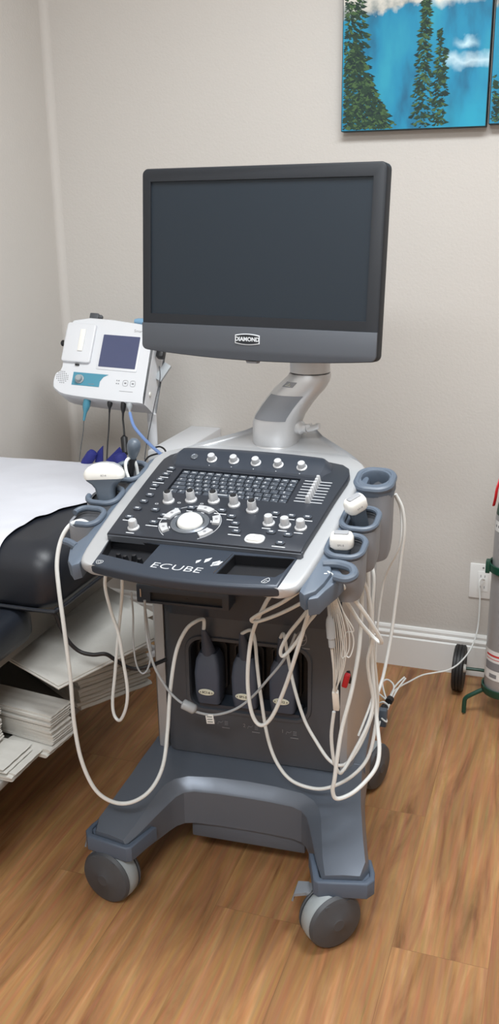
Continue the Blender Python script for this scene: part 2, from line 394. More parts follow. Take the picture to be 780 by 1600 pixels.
def caster(x, y, wx, wy, yawd, pedal=None, h=.112):
    F = BF @ T(x, y, 0) @ Rz(R(yawd)); G = BF @ T(wx, wy, 0) @ Rz(R(yawd))
    rw = .061
    mb = MB(); mb.lathe([(.018, .085), (.018, h)], 20, Mx=BF @ T(x, y, 0)); q = [(x, y), (wx, wy)]
    mb.box(-.034, .034, -.014, .014, .085, .108, .005, Mx=BF @ T((x+wx)/2, (y+wy)/2, 0) @ Rz(math.atan2(wy-y, wx-x)))
    c = build('caster', mb, 'darkgrey', I4, cart)
    A_ = G @ T(0, 0, rw) @ Rx(PI/2)
    mb = MB(); mb.lathe([(.03, -.013), (rw-.006, -.018), (rw-.001, -.012), (rw, 0), (rw-.001, .012), (rw-.006, .018), (.03, .013)], 40)
    build('wheel', mb, 'lightgrey', A_, c)
    for sg in (1, -1):
        mb = MB(); mb.lathe([(0, .036), (.012, .036), (.014, .0345), (.044, .032), (.056, .027), (.060, .020), (.059, .018), (0, .018)], 40)
        mb.prism([(-.035, .02), (.035, .02), (.028, .049), (-.028, .049)], .018, .030, .003)
        build('wheel_hood', mb, 'darkgrey', A_ if sg > 0 else A_ @ Matrix.Scale(-1, 4, (0, 0, 1)), c)
    if pedal:
        px_, py_, s_, an = pedal; P = BF @ T(px_, py_, .100) @ Rz(R(an))
        mb = MB(); mb.box(-.004, .042, -.016, .016, .000, .010, .003); mb.loft([[(.0, -.017, .010), (.0, .017, .010), (.0, .017, .003), (.0, -.017, .003)], [(-.024, -.020, .004), (-.024, .020, .004), (-.024, .020, -.002), (-.024, -.020, -.002)]])
        mb.loft([[(-.024, -.020, .004), (-.024, .020, .004), (-.024, .020, -.002), (-.024, -.020, -.002)], [(-.030, -.019, -.014), (-.030, .019, -.014), (-.026, .019, -.016), (-.026, -.019, -.016)]])
        build('brake_pedal', mb, 'pedal', P, c)
caster(-.240, .055, -.252, .030, -14, (-.308, .088, -1, 18))
caster(.248, .050, .226, .020, 42, (.178, .030, 1, 0))
caster(.215, .575, .225, .575, 70)
caster(-.215, .575, -.225, .575, 100)

# body cabinet
def bodymb():
    mb = MB(); rings = []
    for z, hx0, hx1, y0, y1, r in ((.226, -.200, .200, .268, .60, .02), (.232, -.204, .203, .262, .605, .022), (.42, -.206, .198, .262, .605, .022), (.60, -.206, .19, .262, .6, .022), (.80, -.20, .18, .275, .59, .03)):
        rings.append([(x, y, z) for x, y in rrect(hx1-hx0, y1-y0, r, 5, (hx0+hx1)/2, (y0+y1)/2)])
    return mb.loft(rings)
body = build('cabinet_body', bodymb(), 'body', BF, cart)
cut(body, MB().prism(rrect(.268, .168, .03, 6, 0, 0), -.05, .05, Mx=BF.inverted() @ BF @ T(-.008, .262, .436) @ Rx(PI/2)))
# recess tray
mb = MB(); mb.prism(rrect(.268, .168, .03, 6), -.048, -.046)
build('socket_recess', mb, 'void', BF @ T(-.008, .262, .436) @ Rx(PI/2), cart)
mb = MB(); o_ = rrect(.288, .188, .038, 6); i_ = rrect(.266, .166, .029, 6)
mb.loft([[(x, y, 0) for x, y in o_], [(x, y, .004) for x, y in rrect(.284, .184, .036, 6)], [(x, y, .004) for x, y in rrect(.270, .170, .031, 6)], [(x, y, -.004) for x, y in i_]], cap=False)
build('recess_surround', mb, 'body', BF @ T(-.008, .2615, .436) @ Rx(PI/2), cart)
mb = MB(); mb.loft([[(-.122, .262, .362), (-.122, .262, .352), (-.122, .304, .352), (-.122, .304, .366)], [(.108, .262, .362), (.108, .262, .352), (.108, .304, .352), (.108, .304, .366)]])
build('recess_ledge', mb, 'slate', BF, cart)
SOCK = [-.098, -.013, .072]
sk = None
for i, x in enumerate(SOCK):
    F = BF @ T(x, .303, .447) @ Rx(PI/2)
    mb = MB(); mb.loft([[(a, b, 0) for a, b in rrect(.070, .118, .012)], [(a, b, .012) for a, b in rrect(.068, .116, .012)], [(a, b, .012) for a, b in rrect(.060, .108, .010)], [(a, b, .004) for a, b in rrect(.058, .106, .010)]])
    if sk is None: sk = build('probe_socket', mb, 'black', F, cart)
    else: mb.b.free(); dup(sk, F, cart)
    # rail beside socket
# port numerals and icons printed on the front
mb = MB()
for i, (x, z) in enumerate(((-.074, .318), (-.004, .3165), (.084, .315))):
    Ff = T(x, .2612, z) @ Rx(PI/2)
    mb.text('321'[i], .012, Ff @ T(-.014, .002, 0), ext=.0002)
    mb.tube([(x-.006, .261, z-.004), (x-.004, .261, z+.002), (x+.002, .261, z+.001), (x+.006, .261, z+.005)], .0005, 4)
    for k in range(3): mb.box(x+.010, x+.018, .2608, .2614, z-.004+.004*k, z-.003+.004*k)
    mb.box(x+.004, x+.022, .2608, .2614, z-.012, z-.0105)
build('port_symbols', mb, 'labelgrey', BF, cart)
# ring emblem upper right of the front
mb = MB(); mb.tube([(.112+.011*math.cos(a), .2612, .548+.016*math.sin(a)) for a in [i*PI/8 for i in range(16)]], .0011, 6, closed=True)
mb.text('D', .022, T(.116, .2612, .549) @ Rx(PI/2)); mb.box(.105, .13, .2608, .2614, .524, .527)
build('body_emblem', mb, 'labelgrey', BF, cart)
# silver side columns
for s, nm in ((-1, 0), (1, 1)):
    mb = MB()
    if s < 0: pts = [(-.204, .268), (-.226, .272), (-.240, .30), (-.240, .60), (-.204, .61)]
    else: pts = [(.196, .270), (.212, .276), (.222, .30), (.222, .60), (.196, .61)]
    mb.prism(pts, .228, .80, .003, 2, bottom=True)
    build('side_cover', mb, 'silver', BF, cart)
# neck between body and console + rear pillar
mb = MB(); mb.loft([[(x, y, z) for x, y in rrect(w, d, .03, 4, 0, .42)] for z, w, d in ((.58, .40, .34), (.72, .38, .36), (.80, .36, .34))])
build('console_support', mb, 'slate', BF, cart)
# drive bay under the console
mb = MB(); mb.box(-.236, -.029, .200, .40, .621, .664, .004)
b_ = build('drive_bay', mb, 'slate', BF, cart)
cut(b_, MB().box(-.204, -.044, .18, .26, .628, .648))
build('drive_slot', MB().box(-.204, -.044, .207, .26, .6275, .6485).box(-.126, -.121, .2055, .2075, .637, .6385), 'black', BF, b_)
build('latch', MB().box(-.226, -.2235, .1975, .2005, .636, .654), 'chrome', BF, b_)

# ---------------- console housing (K frame)
def hw(y):      # half width of the housing
    pts = [(.019, .182), (.024, .196), (.032, .203), (.046, .208), (.08, .214), (.2, .223), (.28, .225), (.36, .225), (.41, .226), (.45, .222), (.49, .205), (.53, .170), (.565, .13), (.60, .09), (.64, .06)]
    for (a, b), (c, d) in zip(pts, pts[1:]):
        if y <= c: return b+(d-b)*(y-a)/(c-a)
    return pts[-1][1]
def ktop(y):
    if y < .425: return .0
    return -.30*(y-.425)
mb = MB(); rings = []
ys = [.019, .021, .026, .034, .046, .07, .12, .2, .28, .36, .41, .44, .46, .48, .50, .52, .54, .56, .58, .60, .62, .64, .66]
for y in ys:
    w = hw(y); zt = ktop(y); zb = -.021 - .014*min(1, max(0, (y-.05)/.08))
    n = 9; ring = []
    r = .010
    for (cx, cz, a0) in ((w-r, zt-r, PI/2), (w-r, zb+r, 0), (-w+r, zb+r, -PI/2), (-w+r, zt-r, -PI)):
        for i in range(5):
            a = a0-PI/2*i/4
            ring.append((cx+r*math.cos(a), y, cz+r*math.sin(a)))
    rings.append(ring)
mb.loft(rings); house = build('console_housing', mb, 'silver', KF, cart, ang=40)

# front tray, dark
def bow(x): return .003 + .016*(x/.174)**2
pts = [(x, bow(x)) for x in [-.174+.348*i/16 for i in range(17)]] + [(.178, .06), (.184, .125), (-.182, .125), (-.176, .06)]
mb = MB(); mb.prism(pts, -.021, .003, .007, 4, bottom=True)
tray = build('front_tray', mb, 'slate', KF, cart)
slotL = [(-.168, .050), (-.080, .036), (-.074, .098), (-.176, .104)]
slotR = [(.058, .034), (.160, .044), (.170, .060), (.178, .102), (.070, .094)]
c_ = MB(); c_.prism(slotL, -.018, .05); c_.prism(slotR, -.018, .05); cut(tray, c_)
c_ = MB(); c_.prism(slotL, -.018, .05); c_.prism(slotR, -.018, .05); cut(house, c_)
for s_ in (slotL, slotR):
    mb = MB()
    mb.prism(s_, -.0185, -.0175)
    k = len(s_); cx = sum(p[0] for p in s_)/k; cy = sum(p[1] for p in s_)/k
    si = [(cx+(p[0]-cx)*.985, cy+(p[1]-cy)*.975) for p in s_]
    mb.loft([[(x, y, -.018) for x, y in s_], [(x, y, .002) for x, y in s_], [(x, y, .002) for x, y in si], [(x, y, -.018) for x, y in si]], cap=False)
    build('tray_pocket', mb, 'black', KF, tray)
mb = MB()
for x, y in ((-.13, .065), (-.115, .07), (-.10, .062), (-.145, .068)): mb.lathe([(0, .012), (.004, .011), (.006, .0), (.006, -.004)], 12, Mx=T(x, y, -.0165))
build('pocket_studs', mb, 'black', KF, tray)
# printed marks and logo
mb = MB(); FL = T(-.018, .036, .0034)
mb.text('ECUBE', .0215, FL, bold=-.0003, sx=1.5, shear=.15)
for ax, ay, k in ((.012, .060, .7), (.026, .066, 1.0), (.042, .059, 1.15)):
    mb.prism([(ax, ay-.006*k), (ax+.007*k, ay+.001*k), (ax+.009*k, ay+.011*k), (ax+.001*k-.002, ay+.004*k)], .003, .0036)
mb.prism([(.040, .053), (.054, .058), (.058, .070), (.044, .064)], .003, .0036)
build('maker_logo', mb, 'legend', KF, tray)
mb = MB()
ico = [(-.006, .004), (.006, .004), (.004, -.004), (-.003, -.005)]
mb.tube([(-.160+x*1.0, .026+y, .0036) for x, y in ico], .0004, 4, closed=True); mb.tube([(-.160+x*.5, .026+y*.5, .0036) for x, y in ico], .0004, 4, closed=True)
build('tray_icon', mb, 'legend', KF, tray); mb = MB()
mb.tube([(.146, .014, .0036), (.150, .022, .0036), (.155, .027, .0036), (.158, .020, .0036), (.153, .013, .0036)], .0005, 4, closed=True)
mb.tube([(.150, .014, .0036), (.153, .020, .0036), (.156, .018, .0036)], .0004, 4)
build('tray_icon', mb, 'legend', KF @ T(-.004, .012, 0), tray)
mb = MB(); mb.tube([(.0535, .034, .0032), (.0665, .094, .0032)], .0011, 4, smooth=0)
build('tray_trim', mb, 'chrome', KF, tray)

# control panel plate
PZ = .015
mb = MB()
pp = [(-.180, .100), (.188, .108), (.188, .13), (.193, .2), (.200, .3), (.206, .36), (.206, .382), (.200, .402), (.185, .415), (.150, .423), (.10, .428), (0, .431), (-.1, .428), (-.145, .422), (-.168, .413), (-.181, .400), (-.188, .382), (-.189, .36), (-.188, .3), (-.185, .2)]
mb.prism(pp, .001, PZ, .004, 2)
panel = build('control_panel', mb, 'panel', KF, cart, ang=30)
mb = MB(); mb.loft([[(-.179, .0985, .010), (-.179, .0975, -.002), (-.176, .105, -.002), (-.176, .105, .012)], [(.187, .1065, .010), (.187, .1055, -.002), (.19, .112, -.002), (.19, .112, .012)]])
build('panel_lip', mb, 'chin', KF, panel)
cut(panel, MB().prism([(-.130, .256), (.118, .256), (.118, .346), (-.130, .346)], .009, .03))
# hood
mb = MB(); rings = []
for y, w, z in ((.356, .163, PZ), (.358, .165, .018), (.372, .168, .0215), (.390, .170, .0255), (.404, .168, .028), (.414, .164, .0285), (.421, .156, .026), (.426, .14, .015)):
    rings.append([(x, y - .010*(x/.17)**2*(1 if y > .38 else .0), z if abs(x) < w*.93 else z-.010*(1 if z > PZ else 0)) for x in [-w+2*w*i/24 for i in range(25)]] + [(w, y, .010), (-w, y, .010)])
mb.loft(rings); hood = build('knob_hood', mb, 'gloss', KF, cart, ang=30)

def knob_mb(r, h, cap=False):
    mb = MB(); n = 40
    prof = [(r*1.35, 0), (r*1.35, h*.14), (r*1.15, h*.2), (r*.98, h*.26)]
    mb.lathe(prof + [(r*.98, h*.28), (0, h*.28)], 32)
    # fluted barrel
    rings = []
    for z, k in ((h*.2, 1.0), (h*.9, .92), (h, .84)):
        rings.append([((r*k*(1+.04*(i % 4 < 2)))*math.cos(2*PI*i/n), (r*k*(1+.04*(i % 4 < 2)))*math.sin(2*PI*i/n), z) for i in range(n)])
    mb.loft(rings)
    if cap: mb.lathe([(r*.74, h), (r*.70, h*1.08), (r*.2, h*1.05), (0, h*1.05)], 24, mi=1)
    return mb
hk = [(-.078, .379), (-.031, .380), (.016, .379), (.063, .378), (.112, .376)]
k0 = None
for x, y in hk:
    F = KF @ T(x, y, .0225) @ Rx(R(12))
    if k0 is None: k0 = build('rotary_knob', knob_mb(.0078, .013), ['knob', 'black'], F, hood)
    else: dup(k0, F, hood)
mb = MB(); mb.lathe([(.0075, 0), (.0075, .003), (.0065, .004), (.0055, .0032), (0, .0032)], 28); mb.tube([(.003*math.cos(a), .003*math.sin(a), .0034) for a in [i*PI/6+PI/2+.5 for i in range(11)]], .0004, 4); mb.box(-.0003, .0003, .001, .004, .003, .0038)
build('power_button', mb, 'ring', KF @ T(-.117, .381, .0232) @ Rx(R(12)), hood)
mb = MB()
for x, y in hk: mb.box(x-.001, x+.001, y-.0185, y-.017, .0185, .0193)
build('hood_marks', mb, 'legend', KF, hood)
big = [(-.108, .222), (-.066, .233), (-.021, .237), (.022, .231), (.062, .219)]
k1 = k2 = None
for x, y in big:
    F = KF @ T(x, y, PZ)
    if k1 is None: k1 = build('rotary_knob', knob_mb(.0085, .022, True), ['knob', 'black'], F, panel)
    else: dup(k1, F, panel)
for x, y in [(.106, .182), (.137, .180), (.167, .178), (-.136, .123)]:
    F = KF @ T(x, y, PZ)
    if k2 is None: k2 = build('rotary_knob', knob_mb(.0082, .018), ['knob', 'black'], F, panel)
    else: dup(k2, F, panel)
# oval buttons
def button_mb(w, h, r):
    mb = MB(); rings = [[(x, y, 0) for x, y in rrect(w, h, r)], [(x, y, .002) for x, y in rrect(w, h, r)], [(x, y, .003) for x, y in rrect(w*.9, h*.86, r*.86)]]
    mb.loft(rings)
    mb.box(-w*.22, w*.22, -h*.12, h*.12, .003, .0033, mi=1)
    o = rrect(w*1.08, h*1.12, r); i = rrect(w*1.0, h*1.0, r)
    mb.loft([[(x, y, .0012) for x, y in o], [(x, y, .0013) for x, y in i]], cap=False, mi=2)
    return mb
bl = [(-.153, .342), (-.155, .318), (-.158, .296), (-.159, .272), (-.154, .237), (-.156, .213), (-.158, .187), (-.160, .156),
      (-.121, .188), (-.080, .196), (-.096, .173), (-.106, .147), (-.055, .207), (-.024, .211), (.006, .208), (.031, .192), (.046, .170), (.056, .146), (.108, .216), (.139, .213), (.169, .214), (.119, .155), (.151, .152), (.145, .125)]
b0 = None
for x, y in bl:
    F = KF @ T(x, y, PZ)
    if b0 is None: b0 = build('oval_button', button_mb(.0165, .0105, .005), ['key', 'legend', 'black'], F, panel)
    else: dup(b0, F, panel)
mb = MB()
for i, (x, y) in enumerate(bl):
    if i in (4, 5, 6, 8, 21, 22): continue
    w = .006 + .003*((i*7) % 3)
    mb.box(x-w, x+w, y-.0115, y-.0095, PZ, PZ+.0003)
for x, y in [(.106, .182), (.137, .180), (.167, .178), (-.136, .123)]: mb.box(x-.008, x+.008, y-.017, y-.015, PZ, PZ+.0003)
for x, y in big[:3]: mb.tube([(x-.020+.003*math.cos(a), y-.012+.002*math.sin(a), PZ+.0003) for a in [i*PI/4 for i in range(8)]], .0004, 4, closed=True)
build('panel_captions', mb, 'legend', KF, panel)
# big oval set button
mb = MB(); mb.loft([[(x, y, 0) for x, y in rrect(.036, .027, .011)], [(x, y, .002) for x, y in rrect(.036, .027, .011)], [(x, y, .0015) for x, y in rrect(.031, .022, .009)]])
mb.loft([[(x, y, .001) for x, y in rrect(.028, .019, .007)], [(x, y, .005) for x, y in rrect(.027, .018, .007)], [(x, y, .006) for x, y in rrect(.023, .014, .006)]], mi=1)
mb.text('Set', .008, T(0, 0, .0061), mi=2, ext=.0001)
build('large_button', mb, ['knob', 'white', 'labelgrey'], KF @ T(.097, .129, PZ), panel, label='large white oval button')
# trackball
tb = (-.038, .158)
mb = MB(); mb.lathe([(.036, 0), (.036, .002), (.033, .004), (.027, .003), (.0255, 0), (0, 0)], 48)
ring = build('trackball_ring', mb, 'ring', KF @ T(*tb, PZ), panel)
mb = MB(); rr = .024; mb.lathe([(rr*math.cos(a), rr*math.sin(a)*.72) for a in [i*PI/2/12 for i in range(12)]] + [(0, rr*.72)], 48)
build('trackball', mb, 'trackball', KF @ T(*tb, PZ+.001), ring, label='white trackball')
mb = MB()
def arc_pts(r0, r1, a0, a1, n=8):
    return [(r0*math.cos(a0+(a1-a0)*i/n), r0*math.sin(a0+(a1-a0)*i/n)) for i in range(n+1)] + [(r1*math.cos(a1-(a1-a0)*i/n), r1*math.sin(a1-(a1-a0)*i/n)) for i in range(n+1)]
for ca in (212, 155, 75, 18, -35):
    a0, a1 = R(ca-19 if ca in (155, 75) else ca-15), R(ca+19 if ca in (155, 75) else ca+15)
    mb2 = MB(); mb2.prism(arc_pts(.042, .056, a0, a1), 0, .005, .001, 2)
    cm = R(ca); mb2.box(-.0025, .0025, -.0025, .0025, .005, .0053, Mx=T(.049*math.cos(cm), .049*math.sin(cm), 0), mi=1)
    build('arc_button', mb2, ['knob', 'labelgrey'], KF @ T(*tb, PZ), ring)
    mb.box(-.0035, .0035, -.0008, .0008, 0, .0003, Mx=T(*tb, PZ) @ T(.0385*math.cos(cm), .0385*math.sin(cm), 0) @ Rz(cm+PI/2))
mb.tube([(tb[0]+.0575*math.cos(a), tb[1]+.0575*math.sin(a), PZ+.0002) for a in [R(-55)+R(290)*i/40 for i in range(41)]], .0005, 4, smooth=0)
build('trackball_marks', mb, 'legend', KF, ring)
# sliders
for i in range(8):
    y = .340-.0107*i; xo = .0008*i
    mb = MB(); mb.box(-.027, .027, -.0008, .0008, 0, .0004, mi=1)
    mb.loft([[(x, yy, 0) for x, yy in rrect(.011, .0075, .002)], [(x, yy, .004) for x, yy in rrect(.009, .007, .002)], [(x, yy, .013) for x, yy in rrect(.0065, .0055, .0015)], [(x, yy, .014) for x, yy in rrect(.0055, .0045, .0015)]])
    build('slider', mb, ['knob', 'legend'], KF @ T(.155, y, PZ), panel)
# keyboard
kb = build('keyboard', MB().prism([(-.129, .257), (.117, .257), (.117, .345), (-.129, .345)], .0092, .0102), 'black', KF, cart)
rowsK = [list('`1234567890-=')+['B'], ['T']+list('QWERTYUIOP[]')+['\\'], ['C']+list('ASDFGHJKL;')+['\'', 'E'], ['S']+list('ZXCVBNM,./')+['^', 'U'], ['F', 'F', 'O', 'A', ' ', 'A', 'R', 'M', '<', 'v', '>']]
kh = .0166
protos = {}
for r_, row in enumerate(['FFFFFFFFFFFF'] + rowsK[:4] + [rowsK[4]]):
    pass
allrows = [['', ]*14] + rowsK
kh = .0875/6
for r_, row in enumerate(allrows):
    ws = [1.0]*len(row)
    if r_ == 5: ws = [1.2, 1, 1, 1, 4.2, 1, 1, 1, 1, 1, 1]
    if r_ == 2: ws[0] = 1.3
    if r_ == 3: ws[0] = 1.5; ws[-1] = 1.5
    if r_ == 4: ws[0] = 1.8
    tot = sum(ws); u = .243/tot; x = -.1275
    for c_i, (ch, w) in enumerate(zip(row, ws)):
        ww = u*w-.0018; cx = x+u*w/2; x += u*w; cy = .3435-kh*(r_+.5)
        mb = MB(); mb.loft([[(a, b, 0) for a, b in rrect(ww, kh-.0018, .0015, 2)], [(a, b, .0035) for a, b in rrect(ww*.93, (kh-.0018)*.9, .0015, 2)], [(a, b, .0040) for a, b in rrect(ww*.84, (kh-.0018)*.78, .0012, 2)]])
        if ch.strip() and len(ch) == 1: mb.text(ch, .0075, T(-.0015, .0, .0041), mi=1, ext=.0001)
        else: mb.box(-ww*.25, ww*.25, -.0008, .0008, .0040, .0042, mi=1)
        build('key', mb, ['key', 'legend'], KF @ T(cx, cy, .0105), kb)

# ---------------- probe holders
def holder(F, s):
    # s=+1 right side, -1 left side ; coordinates in K
    mb = MB()
    pts = [(.205, .03), (.216, .02), (.232, .035), (.240, .06), (.245, .09), (.236, .12), (.238, .41), (.228, .425), (.205, .42)]
    mb.prism([(s*x, y) for x, y in pts], -.040, -.008, .005, 2)
    rail = build('holder_rail', mb, 'holder', KF, cart)
    return rail
KI = KF.inverted()
def cup(parent, cx, cy, w, d, depth, s, rim=.0058, gap=None, solid=True, nm='probe_cup'):
    # vertical cup walls below a tilted rim; rim in K frame
    n = 28; R0 = min(w, d)/2
    o = rrect(w, d, R0*.75, 6, cx, cy); g = []
    N = len(o)
    mb = MB()
    down = KI.to_3x3() @ Vector((0, 0, -1))
    top = [Vector((x, y, -.006)) for x, y in o]; c0 = Vector((cx, cy, -.006))
    def sc(k, dd): return [c0 + (p-c0)*k + down*dd for p in top]
    mb.loft([sc(.86, .006), sc(.98, .004), sc(1.0, .014), sc(.97, depth*.8), sc(.90, depth*.96), sc(.7, depth), sc(.66, depth-.004), sc(.80, depth*.8), sc(.84, .014)], cap=False)
    mb.loft([sc(.68, depth-.003), sc(.66, depth-.004)], cap=True)
    c = build(nm, mb, 'holder_metal', KF, parent)
    mb = MB()
    pts = [(x, y) for x, y in rrect(w, d, R0*.75, 6, cx, cy)]
    P = [c0 + (Vector((x, y, -.006))-c0)*.92 + Vector((0, 0, .002)) for x, y in pts]
    if gap:
        P = [p for p in P if not gap(p)]
        # rotate list so the gap is at the ends
        best = max(range(len(P)), key=lambda i: (P[i]-P[i-1]).length); P = P[best:]+P[:best]
        mb.tube(P, rim, 10, smooth=3)
    else: mb.tube(P, rim, 10, smooth=2, closed=True)
    build('cup_rim', mb, 'holder', KF, c)
    return c
rr_ = holder(KF, 1); rl_ = holder(KF, -1)
# right side: two probe cups and a deep gel holder
cup(rr_, .252, .395, .072, .080, .150, 1, rim=.0075, nm='gel_holder')
go = rrect(.076, .086, .032, 6, .252, .395); gi = rrect(.052, .052, .0255, 6, .252, .398)
mb = MB(); mb.loft([[(x, y, z) for x, y in o] for o, z in ((go, -.026), (go, -.006), (rrect(.070, .080, .030, 6, .252, .395), .001), (rrect(.056, .056, .0275, 6, .252, .398), .001), (gi, -.003), (gi, -.03))], cap=False); build('gel_holder_collar', mb, 'holder', KF, rr_)
mb = MB(); mb.prism(gi, -.05, -.048); build('gel_holder_floor', mb, 'holder_metal', KF, rr_)
cup(rr_, .256, .256, .068, .078, .085, 1)
cup(rr_, .252, .165, .068, .074, .085, 1)
# left side
cup(rl_, -.256, .350, .072, .078, .07, -1)
cup(rl_, -.262, .252, .070, .066, .05, -1, gap=lambda p: p.x < -.275 and p.y > .25)
cup(rl_, -.262, .172, .066, .062, .05, -1, gap=lambda p: p.x < -.275 and p.y < .165)
for s, par in ((1, rr_), (-1, rl_)):
    mb = MB()
    if s < 0:
        mb.tube([(s*.240, .085, -.014), (s*.258, .094, -.014), (s*.272, .098, -.014)], .0075, 10)
        mb.prism([(s*x, y) for x, y in [(.222, .03), (.236, .04), (.246, .06), (.256, .085), (.250, .116), (.222, .12)]], -.045, -.018, .004)
        build('cable_hook', mb, 'holder', KF, par); continue
    P = [(s*.225, .112, -.008), (s*.250, .116, -.008), (s*.275, .108, -.008), (s*.283, .09, -.009), (s*.272, .078, -.010), (s*.252, .082, -.010)]
    mb.tube(P, .008, 10)
    mb.prism([(s*x, y) for x, y in [(.222, .02), (.238, .028), (.245, .05), (.256, .075), (.262, .10), (.250, .116), (.222, .12)]], -.05, -.016, .004)
    build('cable_hook', mb, 'holder', KF, par)
# lower underside skirt of the console (slate)
build('console_skirt', MB().prism([(-.19, .16), (.19, .16), (.195, .3), (.18, .5), (-.18, .5), (-.195, .3)], -.065, -.030, .008, 2, bottom=True, top=False), 'slate', KF, cart)

# ---------------- monitor arm
def ell(z, x0, x1, d, n=40, cy=1.93):
    cx = (x0+x1)/2; a = (x1-x0)/2
    out = []
    for i in range(n):
        t = 2*PI*i/n; c, s = math.cos(t), math.sin(t); e = .85
        out.append((cx+a*math.copysign(abs(c)**e, c), cy+d*math.copysign(abs(s)**e, s), z))
    return out
secs = [(.895, -.650, -.546, .054), (.922, -.650, -.545, .054), (.926, -.648, -.547, .052), (.930, -.650, -.545, .054), (.955, -.650, -.544, .054), (.975, -.649, -.542, .054), (.992, -.643, -.535, .053), (1.012, -.630, -.522, .052), (1.032, -.615, -.507, .051), (1.05, -.600, -.491, .049), (1.066, -.582, -.482, .047), (1.078, -.570, -.479, .045), (1.084, -.567, -.480, .043)]
mb = MB(); mb.loft([ell(*s) for s in secs]); arm = build('monitor_arm', mb, 'silver_arm', I4, cart, ang=50)
mb = MB(); mb.lathe([(.040, 0), (.043, .002), (.043, .026), (.040, .029), (.030, .030), (.030, .05)], 40, Mx=T(-.5235, 1.93, 1.0845))
build('swivel_collar', mb, 'silver_arm', I4, arm)
def armpt(z, t, off):
    for a, b in zip(secs, secs[1:]):
        if a[0] <= z <= b[0]:
            k = (z-a[0])/(b[0]-a[0]); s = [a[i]+(b[i]-a[i])*k for i in range(4)]
            cx = (s[1]+s[2])/2; aa = (s[2]-s[1])/2+off; d = s[3]+off; c, sn = math.cos(t), math.sin(t)
            return Vector((cx+aa*math.copysign(abs(c)**.85, c), 1.93+d*math.copysign(abs(sn)**.85, sn), z))
def patch(z0, z1, t0, t1, off, nz=8, nt=8, sk=0):
    b = MB(); g = [[armpt(z0+(z1-z0)*i/nz, R(t0+(t1-t0)*j/nt + sk*i/nz), off) for j in range(nt+1)] for i in range(nz+1)]
    g2 = [[armpt(z0+(z1-z0)*i/nz, R(t0+(t1-t0)*j/nt + sk*i/nz), -.002) for j in range(nt+1)] for i in range(nz+1)]
    ringf = lambda G: G[0] + [r[-1] for r in G[1:-1]] + G[-1][::-1] + [r[0] for r in G[1:-1]][::-1]
    b.loft(g, cap=False, closed=False); b.loft([ringf(g), ringf(g2)], cap=False); return b
build('cover_plate', patch(.984, 1.040, 215, 297, .0012), 'holder_metal', I4, arm)
build('warning_sticker', patch(1.058, 1.069, 232, 262, .0012, 3, 4), 'labelgrey', I4, arm)
mb = MB(); P = [armpt(1.061, R(240), .002), armpt(1.066, R(247), .002), armpt(1.061, R(254), .002)]; mb.tube(P, .0007, 4, smooth=0, closed=True)
build('warning_symbol', mb, mats='badge', F=I4, parent=arm)
# lever
mb = MB(); mb.lathe([(.015, 0), (.015, .012), (.010, .018), (.010, .026)], 24, Mx=zto((-.548, 1.915, .966), (1, -.25, 0)))
mb.loft([[(x, y, z) for x, y in rrect(.012, .014, .004)] for z in (0, .012)], Mx=zto((-.524, 1.908, .968), (1, -.2, .3)))
mb.tube([(-.520, 1.905, .966), (-.508, 1.900, .970), (-.492, 1.895, .977)], .0075, 10, flat=.6)
build('lock_lever', mb, 'silver_arm', I4, arm)

# ---------------- monitor (D frame: x right, y up, z towards viewer)
a = -.112; t_ = .084
DX = Vector((math.cos(a), math.sin(a), 0)); dn = Vector((-math.sin(a), math.cos(a), 0))
DU = math.cos(t_)*Vector((0, 0, 1)) + math.sin(t_)*dn; DN = DX.cross(DU)
DF = frame(Vector((-.618, 1.85, 1.315)), DX, DU, DN)
W, H = .532, .372
def mon_outline(k=0.0, w=W, h=H, r=.013):
    o = rrect(w-2*k, h-2*k, max(r-k, .002), 6)
    out = []
    n = len(o)
    # insert bowed bottom points
    for i, p in enumerate(o):
        out.append(p)
        if i == n//2+n//4-1:  # between bottom-left and bottom-right arcs
            q = o[(i+1) % n]
            for j in range(1, 12):
                f = j/12; out.append((p[0]+(q[0]-p[0])*f, p[1]-.011*(1-(2*f-1)**2)))
    return out
oo = mon_outline(); o1 = mon_outline(.004); o2 = mon_outline(.0015)
mb = MB(); mb.loft([[(x*.55, y*.6, -.062) for x, y in oo], [(x*.8, y*.8, -.056) for x, y in oo], [(x*.96, y*.96, -.036) for x, y in oo], [(x, y, -.028) for x, y in oo], [(x, y, -.004) for x, y in oo], [(x, y, -.001) for x, y in o2], [(x, y, 0) for x, y in o1]])
mon = build('monitor', mb, 'bezel', DF, cart, ang=30)
# screen opening
sx0, sx1, sy0, sy1 = -.245, .240, .186-.294, .186-.026
cut(mon, MB().box(sx0, sx1, sy0, sy1, -.005, .02))
build('screen', MB().box(sx0, sx1, sy0, sy1, -.0048, -.0040), 'screen', DF, mon)
# chin
zc = .186-.314
ob = [p for p in mon_outline(.0012) if p[1] < -.13]
bl_ = [p for p in ob if True]
mb = MB(); hwc = W/2-.0012
cp = [(-hwc, zc)] + [p for p in ob] + [(hwc, zc)]
mb.prism(cp, -.001, .0035, .0015, 2)
build('chin_panel', mb, 'chin', DF, mon)
bx, by = -.012, -.153
mb = MB()
def lens_o(w, h, b=.003):
    o = []
    for i in range(13): f = i/12; o.append((-w/2+w*f, -h/2-b*(1-(2*f-1)**2)))
    for i in range(13): f = i/12; o.append((w/2-w*f, h/2+b*(1-(2*f-1)**2)))
    return o
mb.prism([(bx+x, by+y) for x, y in lens_o(.056, .017)], .0035, .0048, .0004, 1)
bd = build('badge', mb, 'legend', DF, mon)
mb = MB(); mb.prism([(bx+x, by+y) for x, y in lens_o(.052, .0135)], .0048, .0051); build('badge_field', mb, 'bezel', DF, mon)
